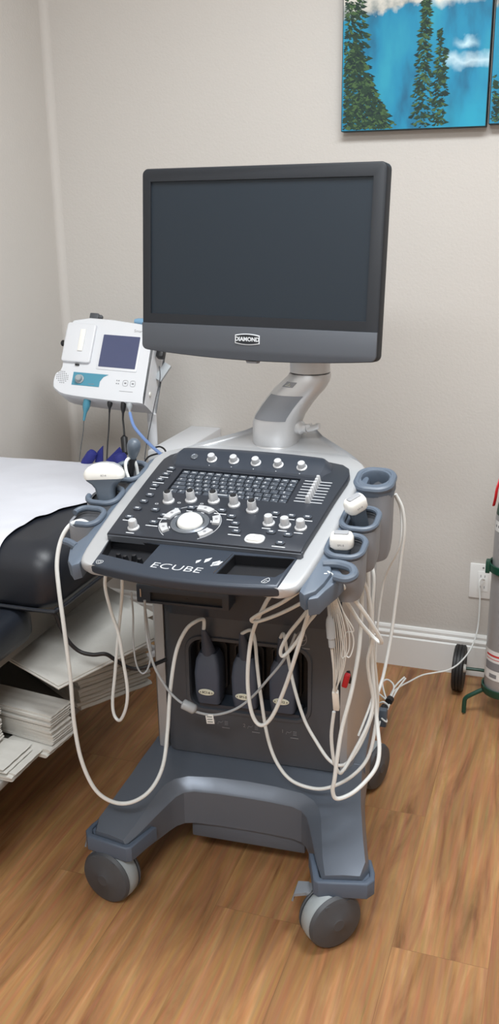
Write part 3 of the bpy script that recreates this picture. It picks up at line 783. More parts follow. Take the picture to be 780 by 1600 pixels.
mb = MB(); mb.text('DIAMOND', .0115, T(bx, by, .0052), bold=.0004, ext=.0002, sx=1.0); build('badge_lettering', mb, 'legend', DF, mon)
mb = MB(); mb.prism([(-.013, -.198), (-.010, -.203), (.012, -.203), (.014, -.198)], -.02, -.004, .001); build('button_strip', mb, 'labelgrey', DF @ T(-.006, .001, 0), mon)
# mount between collar and monitor back
mb = MB(); mb.lathe([(.030, 0), (.030, .10)], 28, Mx=T(-.5235, 1.93, 1.11))
mb.box(-.05, .05, -.05, .03, -.09, -.05, .006, Mx=DF @ T(.09, -.06, 0))
mb.box(-.03, .03, -.06, -.01, -.11, -.05, .006, Mx=DF @ T(.09, -.10, 0))
build('monitor_mount', mb, 'silver_arm', I4, cart)

# ------------------------------------------------------------------ probe connectors + cables + probes
def cable(name, pts, r, mt, parent=None, label=None, k=7, n=9):
    mb = MB(); mb.tube(pts, r, n, smooth=k); return build(name, mb, mt, I4, parent, label)
def A(*l): return [at(*p) for p in l]
BCx = math.cos(R(3.3)); 
def bpt(x, y, z): return (BF @ Vector((x, y, z)))
def connector(parent, x, txt):
    F = BF @ T(x, .262, .425) @ Rx(PI/2)   # local: x right, y up, z towards viewer
    mb = MB(); rings = []
    for y, w, z0, z1 in ((-.060, .036, -.03, .004), (-.056, .052, -.035, .012), (-.03, .056, -.038, .020), (.02, .058, -.038, .022), (.05, .052, -.036, .018), (.066, .040, -.03, .010)):
        rings.append([(a, y, b) for a, b in rrect(w, z1-z0, .010, 4, 0, (z0+z1)/2)])
    mb.loft(rings)
    hous = build('connector_housing', mb, 'conn', F, parent, ang=45)
    mb = MB(); mb.lathe([(.016, 0), (.015, .01), (.0125, .03), (.008, .06), (.0055, .078), (.0048, .080)], 24, Mx=T(0, .060, -.004) @ Rx(-PI/2) @ Rx(.42))
    build('strain_relief', mb, 'conn', F, hous)
    mb = MB(); mb.lathe([(.018, 0), (.018, .0015), (.0165, .0022), (0, .0022)], 36, sy=.42, mi=0)
    mb.text(txt, .0075, T(0, 0, .0024), mi=1, ext=.0001, bold=.0002)
    for s in (-1, 1): mb.prism([(s*.0125, .0022), (s*.0125, -.0022), (s*.0150, 0)], .0022, .0025, mi=1)
    build('oval_badge', mb, ['badge', 'black'], F @ T(0, -.022, .0215), hous, label='ivory oval badge with printed code')
    return F

# 1: convex probe, left holder
pv = thing('convex_probe', 'wide curved white-headed ultrasound probe in the left holder, its cable looping to the leftmost socket', 'ultrasound probe', KF @ T(-.262, .252, .0))
def probe_F(o, X, Z): # Z = up axis of probe, X = wide axis
    Z = Vector(Z).normalized(); X = (Vector(X)-Z*Vector(X).dot(Z)).normalized(); return frame(Vector(o), X, Z.cross(X), Z)
kp = lambda x, y, z: KF @ Vector((x, y, z))
c1 = at(160, 765, 1.60)
PF = probe_F(at(167, 785, 1.60), (1, .05, -.06), (-.10, .12, 1))
mb = MB(); rings = []
for z, w, d in ((-.05, .026, .020), (-.01, .036, .022), (.016, .038, .022), (.030, .043, .022), (.038, .056, .023), (.045, .076, .024), (.052, .084, .025)):
    rings.append([(a, b, z) for a, b in rrect(w, d, d*.42, 5)])
mb.loft(rings); build('probe_grip', mb, 'probegrey', PF, pv, ang=50)
mb = MB(); rings = []
for z, w, d in ((.048, .082, .025), (.052, .0865, .027), (.059, .0865, .027), (.066, .080, .026), (.073, .064, .024), (.078, .042, .019), (.080, .016, .010)):
    rings.append([(a, b, z) for a, b in rrect(w, d, d*.45, 6)])
mb.loft(rings); hd = build('probe_head', mb, 'white', PF, pv, ang=60)
mb = MB(); rings = []
for z, w, d in ((.0675, .078, .0170), (.0745, .063, .0160), (.0795, .042, .0145), (.0815, .016, .010)):
    rings.append([(a, b+.005, z) for a, b in rrect(w, d, d*.45, 6)])
mb.loft(rings); mb.text('SC1-6', .005, T(.004, -.0138, .056) @ Rx(PI/2), mi=1, ext=.0002)
build('probe_lens', mb, ['lens', 'labelgrey'], PF, hd, ang=60)
F1 = connector(pv, -.098, 'SC1-6')
top1 = F1 @ Vector((0, .132, .027))
pA = A((138, 818, 1.52), (125, 814, 1.515), (108, 822, 1.50), (95, 845, 1.49), (89, 880, 1.48), (92, 920, 1.475), (100, 980, 1.47), (110, 1060, 1.47), (116, 1130, 1.47), (128, 1190, 1.47), (150, 1235, 1.475), (180, 1254, 1.49), (210, 1252, 1.51), (237, 1232, 1.54), (255, 1195, 1.58), (262, 1140, 1.62), (266, 1080, 1.645), (275, 1020, 1.66), (290, 985, 1.675), (306, 971, 1.69), (318, 968, 1.71)) + [top1]
cable('probe_cable', pA, .0042, 'cable', pv)
pB = A((186, 815, 1.60), (172, 870, 1.60), (164, 910, 1.60), (172, 950, 1.60), (185, 990, 1.60), (192, 1030, 1.60), (199, 1075, 1.60), (197, 1105, 1.60), (188, 1125, 1.605), (179, 1118, 1.61), (176, 1095, 1.615), (180, 1050, 1.62), (184, 1000, 1.62), (189, 950, 1.62), (191, 918, 1.62), (190, 880, 1.62))
cable('probe_cable', pB, .0036, 'cable', pv)

# 2: pencil probe in rear left cup
pn = thing('pencil_probe', 'grey knobbed pencil ultrasound probe standing in the rear cup of the left holder', 'ultrasound probe', KF @ T(-.256, .35, 0))
b0_ = at(205, 735, 1.685); d_ = (at(210, 690, 1.685)-b0_)
PF = zto(b0_, d_)
mb = MB(); mb.lathe([(.005, -.06), (.0065, 0), (.0065, .012), (.0085, .020), (.0085, .026)], 20); build('probe_grip', mb, 'black', PF, pn)
mb = MB(); mb.lathe([(.007, .026), (.010, .034), (.0135, .046), (.0145, .054), (.0130, .062), (.0075, .068), (0, .070)], 24); build('probe_head', mb, 'probegrey', PF, pn)
mb = MB(); mb.tube(A((203, 752, 1.66), (197, 735, 1.665), (197, 722, 1.67), (203, 716, 1.68), (211, 722, 1.685), (215, 738, 1.69), (216, 752, 1.69)), .0035, 8)
build('probe_cable', mb, 'cable', I4, pn)

# 3: linear probes on the right
def small_probe(nm, label, cup_xy, px_top, px_bot, Y, code, wide, axis=None):
    t = thing(nm, label, 'ultrasound probe', KF @ T(cup_xy[0], cup_xy[1], 0))
    b = at(*px_bot, Y); tp = at(*px_top, Y-.0)
    Lh = (tp-b).length; ax = tp-b if axis is None else Vector(axis); PF = probe_F(b, wide, ax)
    mb = MB(); mb.loft([[(x, y, z) for x, y in rrect(w, d, .006, 4)] for z, w, d in ((-.045, .018, .016), (0, .028, .019), (Lh*.45, .030, .020), (Lh*.6, .034, .022))]); build('probe_grip', mb, 'probegrey', PF, t)
    mb = MB(); mb.loft([[(x, y, z) for x, y in rrect(w, d, .009, 5)] for z, w, d in ((Lh*.55, .034, .024), (Lh*.62, .041, .028), (Lh*.85, .041, .028), (Lh*.97, .036, .024), (Lh, .031, .019))]); h_ = build('probe_head', mb, 'white', PF, t, ang=50)
    mb = MB(); mb.prism(rrect(.026, .013, .003), Lh-.001, Lh+.0025, .001); mb.text(code, .005, T(0, -.0143, Lh*.72) @ Rx(PI/2), mi=1, ext=.0002); build('probe_lens', mb, ['lens', 'labelgrey'], PF, h_)
    return t
lp = small_probe('linear_probe', 'white-headed ultrasound probe upright in the front cup of the right-hand holder', (.252, .165), (537, 829), (536, 880), 1.50, 'SP1-5', (1, .1, -.05), (-.02, -.18, 1))
pp_ = small_probe('linear_probe', 'white-headed ultrasound probe leaning sideways in the middle cup of the right-hand holder', (.256, .256), (566, 770), (564, 820), 1.60, 'L3-12', (.42, .35, .75), (-.16, -.32, .9))
F2 = connector(pp_, -.013, 'SP1-5'); F3 = connector(lp, .072, 'L3-12')
top2 = F2 @ Vector((0, .132, .027)); top3 = F3 @ Vector((0, .132, .027))
# D : from connector 2 down and across to the lower right, up behind
pD = [top2] + A((393, 985, 1.70), (399, 1005, 1.69), (402, 1040, 1.685), (408, 1090, 1.68), (418, 1150, 1.67), (432, 1190, 1.66), (455, 1219, 1.65), (490, 1232, 1.65), (519, 1229, 1.65), (551, 1212, 1.66), (575, 1184, 1.68), (586, 1141, 1.70), (590, 1100, 1.71), (588, 1060, 1.70), (583, 1010, 1.68), (582, 950, 1.66), (584, 900, 1.66), (575, 870, 1.67), (562, 850, 1.67))
cable('probe_cable', pD, .0038, 'cable', pp_)
# H : from connector 3
pH = [top3] + A((444, 992, 1.70), (451, 1032, 1.69), (461, 1078, 1.68), (476, 1125, 1.67), (494, 1158, 1.66), (513, 1186, 1.65), (530, 1196, 1.65), (546, 1189, 1.66), (565, 1160, 1.68), (580, 1122, 1.70), (588, 1090, 1.72), (599, 1056, 1.75), (611, 994, 1.78), (620, 927, 1.79), (627, 870, 1.79), (632, 830, 1.785), (629, 795, 1.78), (618, 772, 1.775))
cable('probe_cable', pH, .0036, 'cable', lp)
# I : big loop right
pI = A((567, 885, 1.60), (566, 930, 1.60), (564, 975, 1.60), (560, 1022, 1.59), (549, 1082, 1.57), (535, 1136, 1.56), (528, 1177, 1.55), (523, 1217, 1.545), (520, 1236, 1.545), (527, 1248, 1.55), (551, 1239, 1.57), (575, 1217, 1.60), (589, 1196, 1.62), (593, 1170, 1.64), (590, 1136, 1.66), (587, 1105, 1.67), (582, 1046, 1.67), (579, 987, 1.66), (576, 927, 1.65), (575, 880, 1.65))
cable('probe_cable', pI, .0042, 'cable', pp_)
# J
pJ = A((556, 890, 1.58), (575, 925, 1.60), (582, 990, 1.62), (575, 1030, 1.63), (577, 1058, 1.64), (583, 1095, 1.65), (575, 1132, 1.64), (551, 1179, 1.62), (537, 1203, 1.60), (530, 1207, 1.60), (522, 1189, 1.59), (518, 1150, 1.585), (522, 1112, 1.58))
# E, F, G, K: hank slung from the right hook
hookP = at(508, 901, 1.44)
pE = [hookP] + A((487, 945, 1.50), (466, 1012, 1.53), (446, 1073, 1.56), (425, 1120, 1.57), (407, 1133, 1.57), (393, 1112, 1.57), (387, 1058, 1.57), (394, 992, 1.56), (414, 945, 1.54), (425, 928, 1.53))
cable('probe_cable', pE, .0040, 'cable', lp)
pF_ = A((503, 901, 1.43), (470, 922, 1.45), (440, 942, 1.48), (410, 957, 1.50), (393, 968, 1.51), (402, 971, 1.52), (430, 962, 1.52), (460, 948, 1.51), (490, 930, 1.49), (512, 912, 1.47))
cable('probe_cable', pF_, .0036, 'cable', lp)
pG = [hookP] + A((497, 932, 1.50), (471, 966, 1.53), (451, 991, 1.55), (439, 1015, 1.56), (443, 1025, 1.565), (462, 1005, 1.56), (480, 975, 1.55), (492, 960, 1.54), (506, 936, 1.52), (514, 915, 1.50))
cable('probe_cable', pG, .0036, 'cable', lp)
pK = A((512, 895, 1.43), (520, 900, 1.44), (539, 919, 1.47), (561, 946, 1.50), (580, 973, 1.53), (596, 1001, 1.56), (592, 1003, 1.57), (580, 992, 1.57), (561, 970, 1.55), (545, 945, 1.53), (530, 925, 1.50), (520, 915, 1.48))
cable('probe_cable', pK, .0038, 'cable', lp)
# N: thin far lead joining behind the gel holder
pN = A((617, 774, 1.80), (627, 800, 1.81), (625, 850, 1.81), (604, 895, 1.82), (596, 930, 1.82), (590, 980, 1.81), (586, 1040, 1.80), (582, 1090, 1.77), (560, 1150, 1.72))
cable('probe_cable', pN, .0026, 'cable', pp_)

# ECG lead set hanging from the hook
ec = thing('ecg_lead_set', 'bundle of thin white ECG leads with a plug, draped from the right-hand hook', 'cable bundle', Matrix.Translation(at(510, 898, 1.43)))
rnd = random.Random(3)
for i in range(9):
    e = (523+rnd.uniform(-3, 3), 1080); dx = -3+i*2.6
    pts = A((509+rnd.uniform(-2, 2), 896, 1.425), (513+dx*.5, 925, 1.44), (517+dx*1.0, 965, 1.465), (520+dx*1.2, 1005, 1.49), (523+dx*.8, 1045, 1.51), (e[0], e[1], 1.53))
    cable('lead_wire', pts, .0011, 'cable', ec, k=5, n=6)
for (ax, ay, w) in ((553, 1005, 0), (546, 1012, -4), (540, 990, 4)):
    pts = A((512, 897, 1.43), (522, 920, 1.45), (536, 955, 1.47), (549+w, 985, 1.49), (ax, ay, 1.50), (ax-6, 1026, 1.50), (540, 1022, 1.50), (534, 1000, 1.49), (528, 960, 1.47))
    cable('lead_wire', pts, .0012, 'cable', ec, k=5, n=6)
q0, q1 = at(515, 962, 1.45), at(519, 1010, 1.46); FF = zto(q0, q1-q0); L_ = (q1-q0).length
mb = MB(); mb.lathe([(.003, -.03), (.003, 0), (.0065, .008), (.008, .02), (.008, L_*.70), (.006, L_*.73), (.006, L_), (.003, L_+.004)], 16); build('plug', mb, 'greycable', FF, ec)
cable('lead_wire', A((519, 1010, 1.46), (522, 1050, 1.49), (524, 1082, 1.53)), .0014, 'cable', ec)
q0, q1 = at(524, 1080, 1.54), at(526, 1108, 1.56); FF = zto(q0, q1-q0); L_ = (q1-q0).length
mb = MB(); mb.box(-.006, .006, -.005, .005, 0, L_, .002); build('lead_joint', mb, 'white', FF, ec)
cable('trunk_cable', pJ, .0036, 'cable', ec)

# thin grey trunk wire with clip on left under console
gw = thing('grey_cord', 'thin grey cord with a cylindrical clip and paper tag, sagging across the sockets', 'cable', Matrix.Translation(at(225, 945, 1.64)))
cable('cord', A((205, 925, 1.62), (208, 960, 1.62), (208, 1000, 1.625), (213, 1037, 1.63), (222, 1052, 1.635), (231, 1045, 1.64), (236, 1020, 1.645), (231, 980, 1.65), (226, 940, 1.65)), .0020, 'greycable', gw)
cable('cord', A((226, 938, 1.62), (229, 990, 1.62), (240, 1038, 1.62), (259, 1073, 1.625), (276, 1092, 1.625), (290, 1102, 1.625), (306, 1112, 1.63), (335, 1117, 1.64), (368, 1108, 1.645), (395, 1088, 1.65), (420, 1060, 1.65), (440, 1036, 1.65), (452, 1015, 1.655), (462, 990, 1.66)), .0028, 'greycable', gw)
q0, q1 = at(287, 1100, 1.625), at(303, 1108, 1.628)
mb = MB(); mb.lathe([(.004, -.004), (.010, -.002), (.011, 0), (.011, (q1-q0).length), (.009, (q1-q0).length+.003), (.004, (q1-q0).length+.006)], 24); build('ferrite_clip', mb, 'greycable', zto(q0, q1-q0), gw)
tf = at(328, 1123, 1.635)
mb = MB(); mb.box(-.009, .009, -.0003, .0003, -.012, .010, .0001); 
for k in range(3): mb.box(-.006, .006, -.0008, -.0003, -.008+k*.006, -.0065+k*.006, mi=1)
build('paper_tag', mb, ['label', 'green'], T(*tf) @ Ry(R(-8)), gw)

# ------------------------------------------------------------------ exam table
xt = thing('exam_table', 'black upholstered examination table with an open shelf, partly under white paper', 'exam table', T(-1.3, 1.6, 0))
def cushion(x0, x1, y0, y1, z0, z1, rb, rt_):
    mb = MB(); rings = []
    for z, ins in ((z0, rb), (z0+rb*.3, rb*.3), (z0+rb, 0), (z1-rt_, 0.0), (z1-rt_*.62, rt_*.08), (z1-rt_*.3, rt_*.3), (z1-rt_*.08, rt_*.62), (z1, rt_)):
        rings.append([(x, y, z) for x, y in rrect(x1-x0-2*ins, y1-y0-2*ins, max(.05-ins*.3, .02), 6, (x0+x1)/2, (y0+y1)/2)])
    return mb.loft(rings)
build('head_cushion', cushion(-1.575, -.992, 1.595, 2.30, .600, .742, .022, .058), 'vinyl', I4, xt, ang=60)
build('leg_cushion', cushion(-1.575, -1.07, .95, 1.66, .515, .598, .02, .03), 'vinyl', I4, xt, ang=60)
mb = MB(); mb.tube([(-.994, 2.2, .606), (-.990, 1.66, .606), (-.995, 1.612, .606), (-1.02, 1.594, .606), (-1.3, 1.594, .606), (-1.56, 1.594, .606)], .0045, 8); build('piping', mb, 'vinyl', I4, xt)
build('table_frame', MB().box(-1.56, -1.13, 1.0, 2.27, .46, .60, .004), 'cabinet', I4, xt)
build('shelf', MB().box(-1.56, -1.078, .98, 2.24, .232, .250, .003), 'shelf', I4, xt)
build('back_panel', MB().box(-1.57, -1.40, 1.0, 2.25, .250, .46, .002), 'cabinet', I4, xt)
build('divider_panel', MB().box(-1.40, -1.20, 2.15, 2.17, .250, .46, .002), 'cabinet', I4, xt)
for (x, y) in ((-1.52, 1.02), (-1.52, 2.2), (-1.35, 2.2), (-1.35, 1.02)): build('leg', MB().box(x-.02, x+.02, y-.02, y+.02, 0, .46, .003), 'shelf', I4, xt)

# paper sheet lying on cushion top (drapes)
def cush_z(x, y):
    d = min(-.992-x, y-1.595, 2.30-y); rt_ = .058
    if d >= rt_: return .742
    d = max(d, 0); return .742 - rt_ + math.sqrt(max(0, rt_**2-(rt_-d)**2))*1.0 - .0
edge = [(1.50, -1.20), (1.595, -1.125), (1.64, -1.125), (1.70, -1.130), (1.78, -1.131), (1.80, -1.118), (1.85, -1.112), (1.94, -1.063), (2.02, -1.05), (2.12, -1.045), (2.22, -1.04), (2.30, -1.04)]
def edx(y):
    for (a, b), (c, d) in zip(edge, edge[1:]):
        if y <= c: return b+(d-b)*(y-a)/(c-a)
    return edge[-1][1]
mb = MB(); g = []
ysg = [1.596+.71*i/60 for i in range(61)]
for y in ysg:
    row = []; xe = edx(y)
    for j in range(41):
        x = -1.578 + (xe+1.578)*j/40
        z = max(cush_z(x, min(max(y, 1.60), 2.295)), .66) + .0035 + .004*noise.noise(Vector((x*7, y*5, 0))) + .002*noise.noise(Vector((x*22, y*19, 3)))
        if j > 37: z += .003*(j-37)/3*(1+noise.noise(Vector((y*20, 1, 1))))
        row.append((x, y, max(z, cush_z(x, min(max(y, 1.60), 2.295))+.0015)))
    g.append(row)
mb.loft(g, cap=False, closed=False)
bb = mb.b; r = bmesh.ops.solidify(bb, geom=bb.faces[:], thickness=.0008)
tag(build('table_paper', mb, 'paper', ang=80), 'crinkled white paper sheet covering the top of the black exam table', 'paper')

# black cord between table and machine
tag(cable('black_power_cord', A((40, 952, 1.60), (70, 955, 1.60), (86, 960, 1.605), (95, 980, 1.61), (108, 1003, 1.61), (125, 1018, 1.615), (145, 1023, 1.62), (165, 1022, 1.63), (180, 1031, 1.64), (198, 1042, 1.65), (215, 1045, 1.66), (236, 1040, 1.67), (260, 1030, 1.70)), .0045, 'black'),
    'thick black cord sagging from the exam table edge across the paper stacks to the machine', 'cord')

# paper stacks on the shelf
def sheets(corner, d1, l1, d2, l2, z0, n, th, name, labels, cat, group, jit=.006, tilt=0., droop=None, seed=1):
    rnd = random.Random(seed); first = None
    d1 = Vector(d1).normalized(); d2 = Vector(d2).normalized()
    for i in range(n):
        F0 = frame(Vector((corner[0], corner[1], z0+i*th)), Vector((d2.x, d2.y, 0)), Vector((-d2.y, d2.x, 0)), Vector((0, 0, 1))) @ T(rnd.uniform(-jit, jit), rnd.uniform(-jit, jit)*.6, 0) @ Rz(R(rnd.uniform(-1.2, 1.2)))
        if tilt: F0 = F0 @ Ry(R(tilt))
        if first is None:
            mb = MB(); nx, ny = 12, 6; top = []; hh = th*.97
            def sh(x, y): return .0
            rings = []
            for a in range(nx+1):
                x = l2*a/nx; wob = .0006*math.sin(a*1.7)
                rings.append([(x, y, z+wob) for y, z in [(0, hh*.25), (-.0015, hh*.5), (0, hh*.75), (.004, hh), (l1*.5, hh*1.0), (l1-.003, hh), (l1, hh*.8), (l1, hh*.2), (l1-.003, 0), (.004, 0)]])
            mb.loft(rings)
            first = build(name, mb, 'pad', F0, None, ang=30); o = first
        else: o = dup(first, F0)
        tag(o, labels(i, n), cat, group)
dA, dB = (-.87, .49), (.52, .85)
sheets((-1.058, 1.781), dA, .27, dB, .205, .2505, 11, .0118, 'folded_pad', lambda i, n: 'folded off-white absorbent pad in the lower far stack on the shelf, beside the machine column' if i < n-1 else 'top folded pad of the lower far stack on the shelf', 'pad', 'pads in the lower far stack', seed=2)
sheets((-1.05, 1.80), dA, .27, dB, .205, .3810, 6, .0115, 'folded_pad', lambda i, n: 'folded off-white absorbent pad in the upper far stack, resting on the lower far stack', 'pad', 'pads in the upper far stack', seed=5)
# large flat sheets on top
mb = MB()
Fs = frame(Vector((-.995, 1.585, .415)), Vector((.42, .90, .10)).normalized(), Vector((-.90, .42, .02)).normalized(), Vector((0, 0, 1)))
Xs = Vector((.40, .90, .05)).normalized(); Ys = (Vector((-.87, .47, .03)) - Xs*Vector((-.87, .47, .03)).dot(Xs)).normalized(); Fs = frame(Vector((-.985, 1.575, .432)), Xs, Ys, Xs.cross(Ys))
mb.box(0, .34, 0, .25, 0, .004, .0015); mb.box(.003, .34, .004, .252, .0045, .008, .0015)
tag(build('flat_pad', mb, 'pad', Fs), 'large flat off-white pad slanted on top of the far stack, corner pointing down', 'pad')
sheets((-1.03, 1.600), (-1, .02), .28, (.12, .99), .075, .2700, 12, .0062, 'folded_sheet', lambda i, n: 'thin folded paper drape in the thick middle bundle on the shelf', 'paper drape', 'drapes in the middle bundle', jit=.005, seed=9)
sheets((-1.055, 1.475), (-1, .1), .24, (.03, 1), .115, .2505, 4, .0045, 'folded_sheet', lambda i, n: 'smooth folded paper sheet in the nearest low stack at the shelf edge', 'paper drape', 'sheets in the nearest low stack', jit=.008, seed=11)
sheets((-1.075, 1.480), (-1, .12), .20, (.03, 1), .10, .2690, 5, .0022, 'folded_sheet', lambda i, n: 'thin crumpled paper sheet on top of the nearest low stack', 'paper drape', 'thin sheets on the nearest stack', jit=.014, seed=12)
sheets((-1.03, 1.58), (-1, .05), .12, (.1, 1), .10, .2505, 2, .009, 'folded_sheet', lambda i, n: 'folded paper sheet at the very edge of the shelf under the middle bundle', 'paper drape', 'sheets under the middle bundle', seed=13)
sheets((-1.14, 1.44), (-1, .0), .14, (.02, 1), .13, .2820, 14, .0065, 'folded_sheet', lambda i, n: 'folded sheet in the tall stack cut by the left frame edge', 'paper drape', 'sheets in the leftmost tall stack', jit=.003, seed=14)

# ------------------------------------------------------------------ white vascular testing device on a pole
dy, dt, dr = .123, .508, -.063
a_ = Vector((math.cos(dy), math.sin(dy), 0)); n_ = Vector((-math.sin(dy), math.cos(dy), 0)); U = math.cos(dt)*Vector((0, 0, 1)) + math.sin(dt)*n_
X_ = a_*math.cos(dr)+U*math.sin(dr); U_ = -a_*math.sin(dr)+U*math.cos(dr); N_ = X_.cross(U_)
VF = frame(Vector((-1.21, 2.4, 1.036)), X_, U_, N_)
dev = thing('vascular_testing_device', 'white tilted vascular testing device with small blue-grey screen and printer, mounted behind the exam table', 'medical device', T(-1.22, 2.47, 0))
front = [(-.158, .088), (.080, .088), (.094, .070), (.098, -.128), (.086, -.146), (-.120, -.142), (-.172, -.128), (-.184, -.110), (-.182, -.080), (-.166, -.055)]
def offs(pts, k):
    cx = sum(p[0] for p in pts)/len(pts); cy = sum(p[1] for p in pts)/len(pts)
    return [(cx+(x-cx)*k, cy+(y-cy)*k) for x, y in pts]
def smoothpoly(pts, k=4):
    return [(v.x, v.y) for v in cr([(x, y, 0) for x, y in pts], k, True)]
sf = smoothpoly(front)
def zoff(x, y): return 0
mb = MB(); mb.loft([[(x*.96+.006, y*.95-.002, -.095) for x, y in sf], [(x, y, -.085) for x, y in sf], [(x, y, -.012) for x, y in sf], [(x, y, -.005) for x, y in offs(sf, .99)], [(x, y, 0) for x, y in offs(sf, .965)]])
dv = build('device_body', mb, 'device', VF, dev, ang=30)
mb = MB(); mb.prism(rrect(.122, .108, .004), 0, .002, .001); scb = build('screen_bezel', mb, 'device', VF @ T(0, -.002, 0), dev)
build('screen', MB().prism(rrect(.110, .096, .002), .0021, .0026), 'lcd', VF, scb)
mb = MB(); mb.prism(rrect(.088, .118, .008), 0, .010, .004, 3); pdr = build('printer_door', mb, 'device', VF @ T(-.124, .016, 0), dev)
build('printer_slot', MB().box(-.008, .008, -.032, .034, .010, .0135, .0015), 'white', VF @ T(-.115, .022, 0), pdr)
build('printer_latch', MB().box(-.006, .006, -.003, .002, 0, .006, .001), 'black', VF @ T(-.118, -.048, 0), pdr)
mb = MB(); pp = [(-.125, -.070), (-.02, -.070), (-.034, -.078), (-.042, -.092), (-.042, -.108), (-.125, -.108)]; mb.prism(pp, 0, .0012); tl = build('teal_label', mb, 'teal', VF, dev, label='teal printed control strip')
mb = MB(); mb.lathe([(.013, 0), (.013, .003), (.0095, .005), (.009, .014), (.007, .016), (0, .016)], 28); build('rotary_knob', mb, 'lightgrey', VF @ T(-.103, -.090, .001), dev)
mb = MB()
for i, (x, y) in enumerate(((.034, -.090), (.056, -.090))):
    mb.tube([(x+u, y+v, .0006) for u, v in rrect(.015, .017, .005, 3)], .0005, 4, closed=True, smooth=1); mb.box(x-.003, x+.003, y-.002, y+.002, 0, .0008)
for u, v in ((.008, -.084), (.014, -.084), (.008, -.093), (.014, -.093)): mb.box(u-.0015, u+.0015, v-.0015, v+.0015, 0, .0008)
mb.box(.02, .06, -.1145, -.1135, 0, .0006)
build('key_symbols', mb, 'labelgrey', VF, dev); mb = MB(); mb.text('Smart-V', .012, T(.052, .066, 0), ext=.0003)
build('name_lettering', mb, 'labelgrey', VF, dev); mb = MB(); mb.text('vascular', .006, T(-.066, -.101, .0012), ext=.0002)
build('strip_lettering', mb, 'labelgrey', VF, dev)
mb = MB()
for i in range(7):
    for j in range(7):
        u, v = (i-3)*.0055, (j-3)*.0055
        if u*u+v*v < .018**2: mb.lathe([(.0014, 0), (.0014, .0005)], 6, Mx=T(-.155+u-.002*j*.3, -.088+v, 0))
build('speaker_grille', mb, 'darkgrey', VF, dev)
mb = MB(); mb.box(-.015, .012, -.008, .010, -.04, -.02, .003); mb.box(.008, .022, -.004, .006, -.036, -.022, .002); build('top_clamp', mb, 'darkgrey', VF @ T(-.10, .106, .01), dev)
mb = MB(); mb.lathe([(.009, 0), (.009, .012), (.006, .015)], 16, Mx=Ry(-PI/2)); build('side_knob', mb, 'black', VF @ T(-.174, .02, -.02), dev)
mb = MB(); mb.lathe([(.006, -.04), (.009, -.03), (.010, .0), (.009, .03), (.003, .04)], 16, Mx=Ry(PI/2)); build('pen_probe', mb, 'bluegrip', VF @ T(.060, .104, -.022), dev)
mb = MB(); mb.box(-.011, .011, -.020, .020, -.014, .014, .005); rkb = build('side_probe_clip', mb, 'black', VF @ T(.112, .022, -.030), dev)
build('clip_bracket', MB().box(-.002, .022, -.045, .010, -.03, -.02, .002), 'greycable', VF @ T(.112, -.005, -.045) @ Rz(R(-25)), dev)
mb = MB(); mb.lathe([(.0065, 0), (.0065, .003), (.004, .004)], 12, Mx=Ry(PI/2)); build('side_screw', mb, 'white', VF @ T(.098, -.105, -.035), dev)
# pole and foot
mb = MB(); mb.lathe([(.014, .03), (.014, 1.0)], 20, Mx=T(-1.165, 2.50, 0)); build('pole', mb, 'device', I4, dev)
mb = MB()
for k in range(5):
    an = 2*PI*k/5+.3; mb.tube([(-1.165, 2.50, .06), (-1.165+.10*math.cos(an), 2.50+.10*math.sin(an), .05), (-1.165+.19*math.cos(an), 2.50+.19*math.sin(an), .035)], .012, 8)
    mb.lathe([(.02, -.01), (.02, .01)], 14, Mx=T(-1.165+.19*math.cos(an), 2.50+.19*math.sin(an), .02) @ Rz(an) @ Rx(PI/2))
build('pole_foot', mb, 'device', I4, dev)
build('mount_block', MB().box(-.03, .03, -.03, .03, -.14, -.09, .005), 'greycable', VF @ T(.03, -.03, 0), dev)

def lead(nm, label, ptop, plug_mat, wire_mat, pts, r, pl=.04, pr_=.007, extra=None, cat='cable', grip=None):
    q = at(*ptop); t = thing(nm, label, cat, Matrix.Translation(q)); P = A(*pts)
    d = (P[0]-q)
    mb = MB(); L = d.length; mb.lathe([(pr_, 0), (pr_*1.1, L*.3), (pr_*.95, L*.45), (pr_*.5, L*.65), (pr_*.35, L)], 14, Mx=zto(q, d)); build('plug', mb, plug_mat, I4, t)
    cable('wire', P, r, wire_mat, t)
    return t
Yd = 2.32
lead('probe_lead', 'thin dark wire with a teal plug, leftmost of the leads under the white device', (137, 622, 2.34), 'teal', 'darkgrey', ((131, 657, 2.33), (130, 675, 2.32), (127, 695, 2.30), (124, 720, 2.28)), .0013, pr_=.010)
lead('probe_lead', 'black wire with a white-tipped plug and small white tag under the white device', (172, 625, 2.34), 'black', 'black', ((171, 645, 2.33), (170, 670, 2.32), (168, 695, 2.30), (167, 720, 2.28)), .0022)
t = lead('power_lead', 'black power lead with a thick inline ferrite under the white device', (193, 628, 2.34), 'black', 'black', ((192, 655, 2.33), (194, 675, 2.32), (195, 700, 2.30), (196, 720, 2.28)), .0028)
q0, q1 = at(194, 684, 2.31), at(196, 708, 2.29); mb = MB(); mb.lathe([(.003, -.008), (.010, 0), (.010, (q1-q0).length), (.003, (q1-q0).length+.008)], 14); build('ferrite', mb, 'black', zto(q0, q1-q0), t)
lead('blue_air_tube', 'pale blue air tube curving from the white device down to the right', (202, 630, 2.34), 'greycable', 'bluetube', ((203, 645, 2.33), (209, 665, 2.30), (222, 682, 2.27), (238, 698, 2.23), (254, 712, 2.20), (262, 722, 2.18)), .0045, cat='tube', pr_=.008)
tag(cable('thin_grey_wire', A((249, 572, 2.37), (250, 592, 2.36), (243, 625, 2.34), (236, 660, 2.32), (229, 695, 2.30), (226, 718, 2.28)), .0014, 'darkgrey'), 'thin dark grey wire hanging from the black clip beside the white device', 'wire')
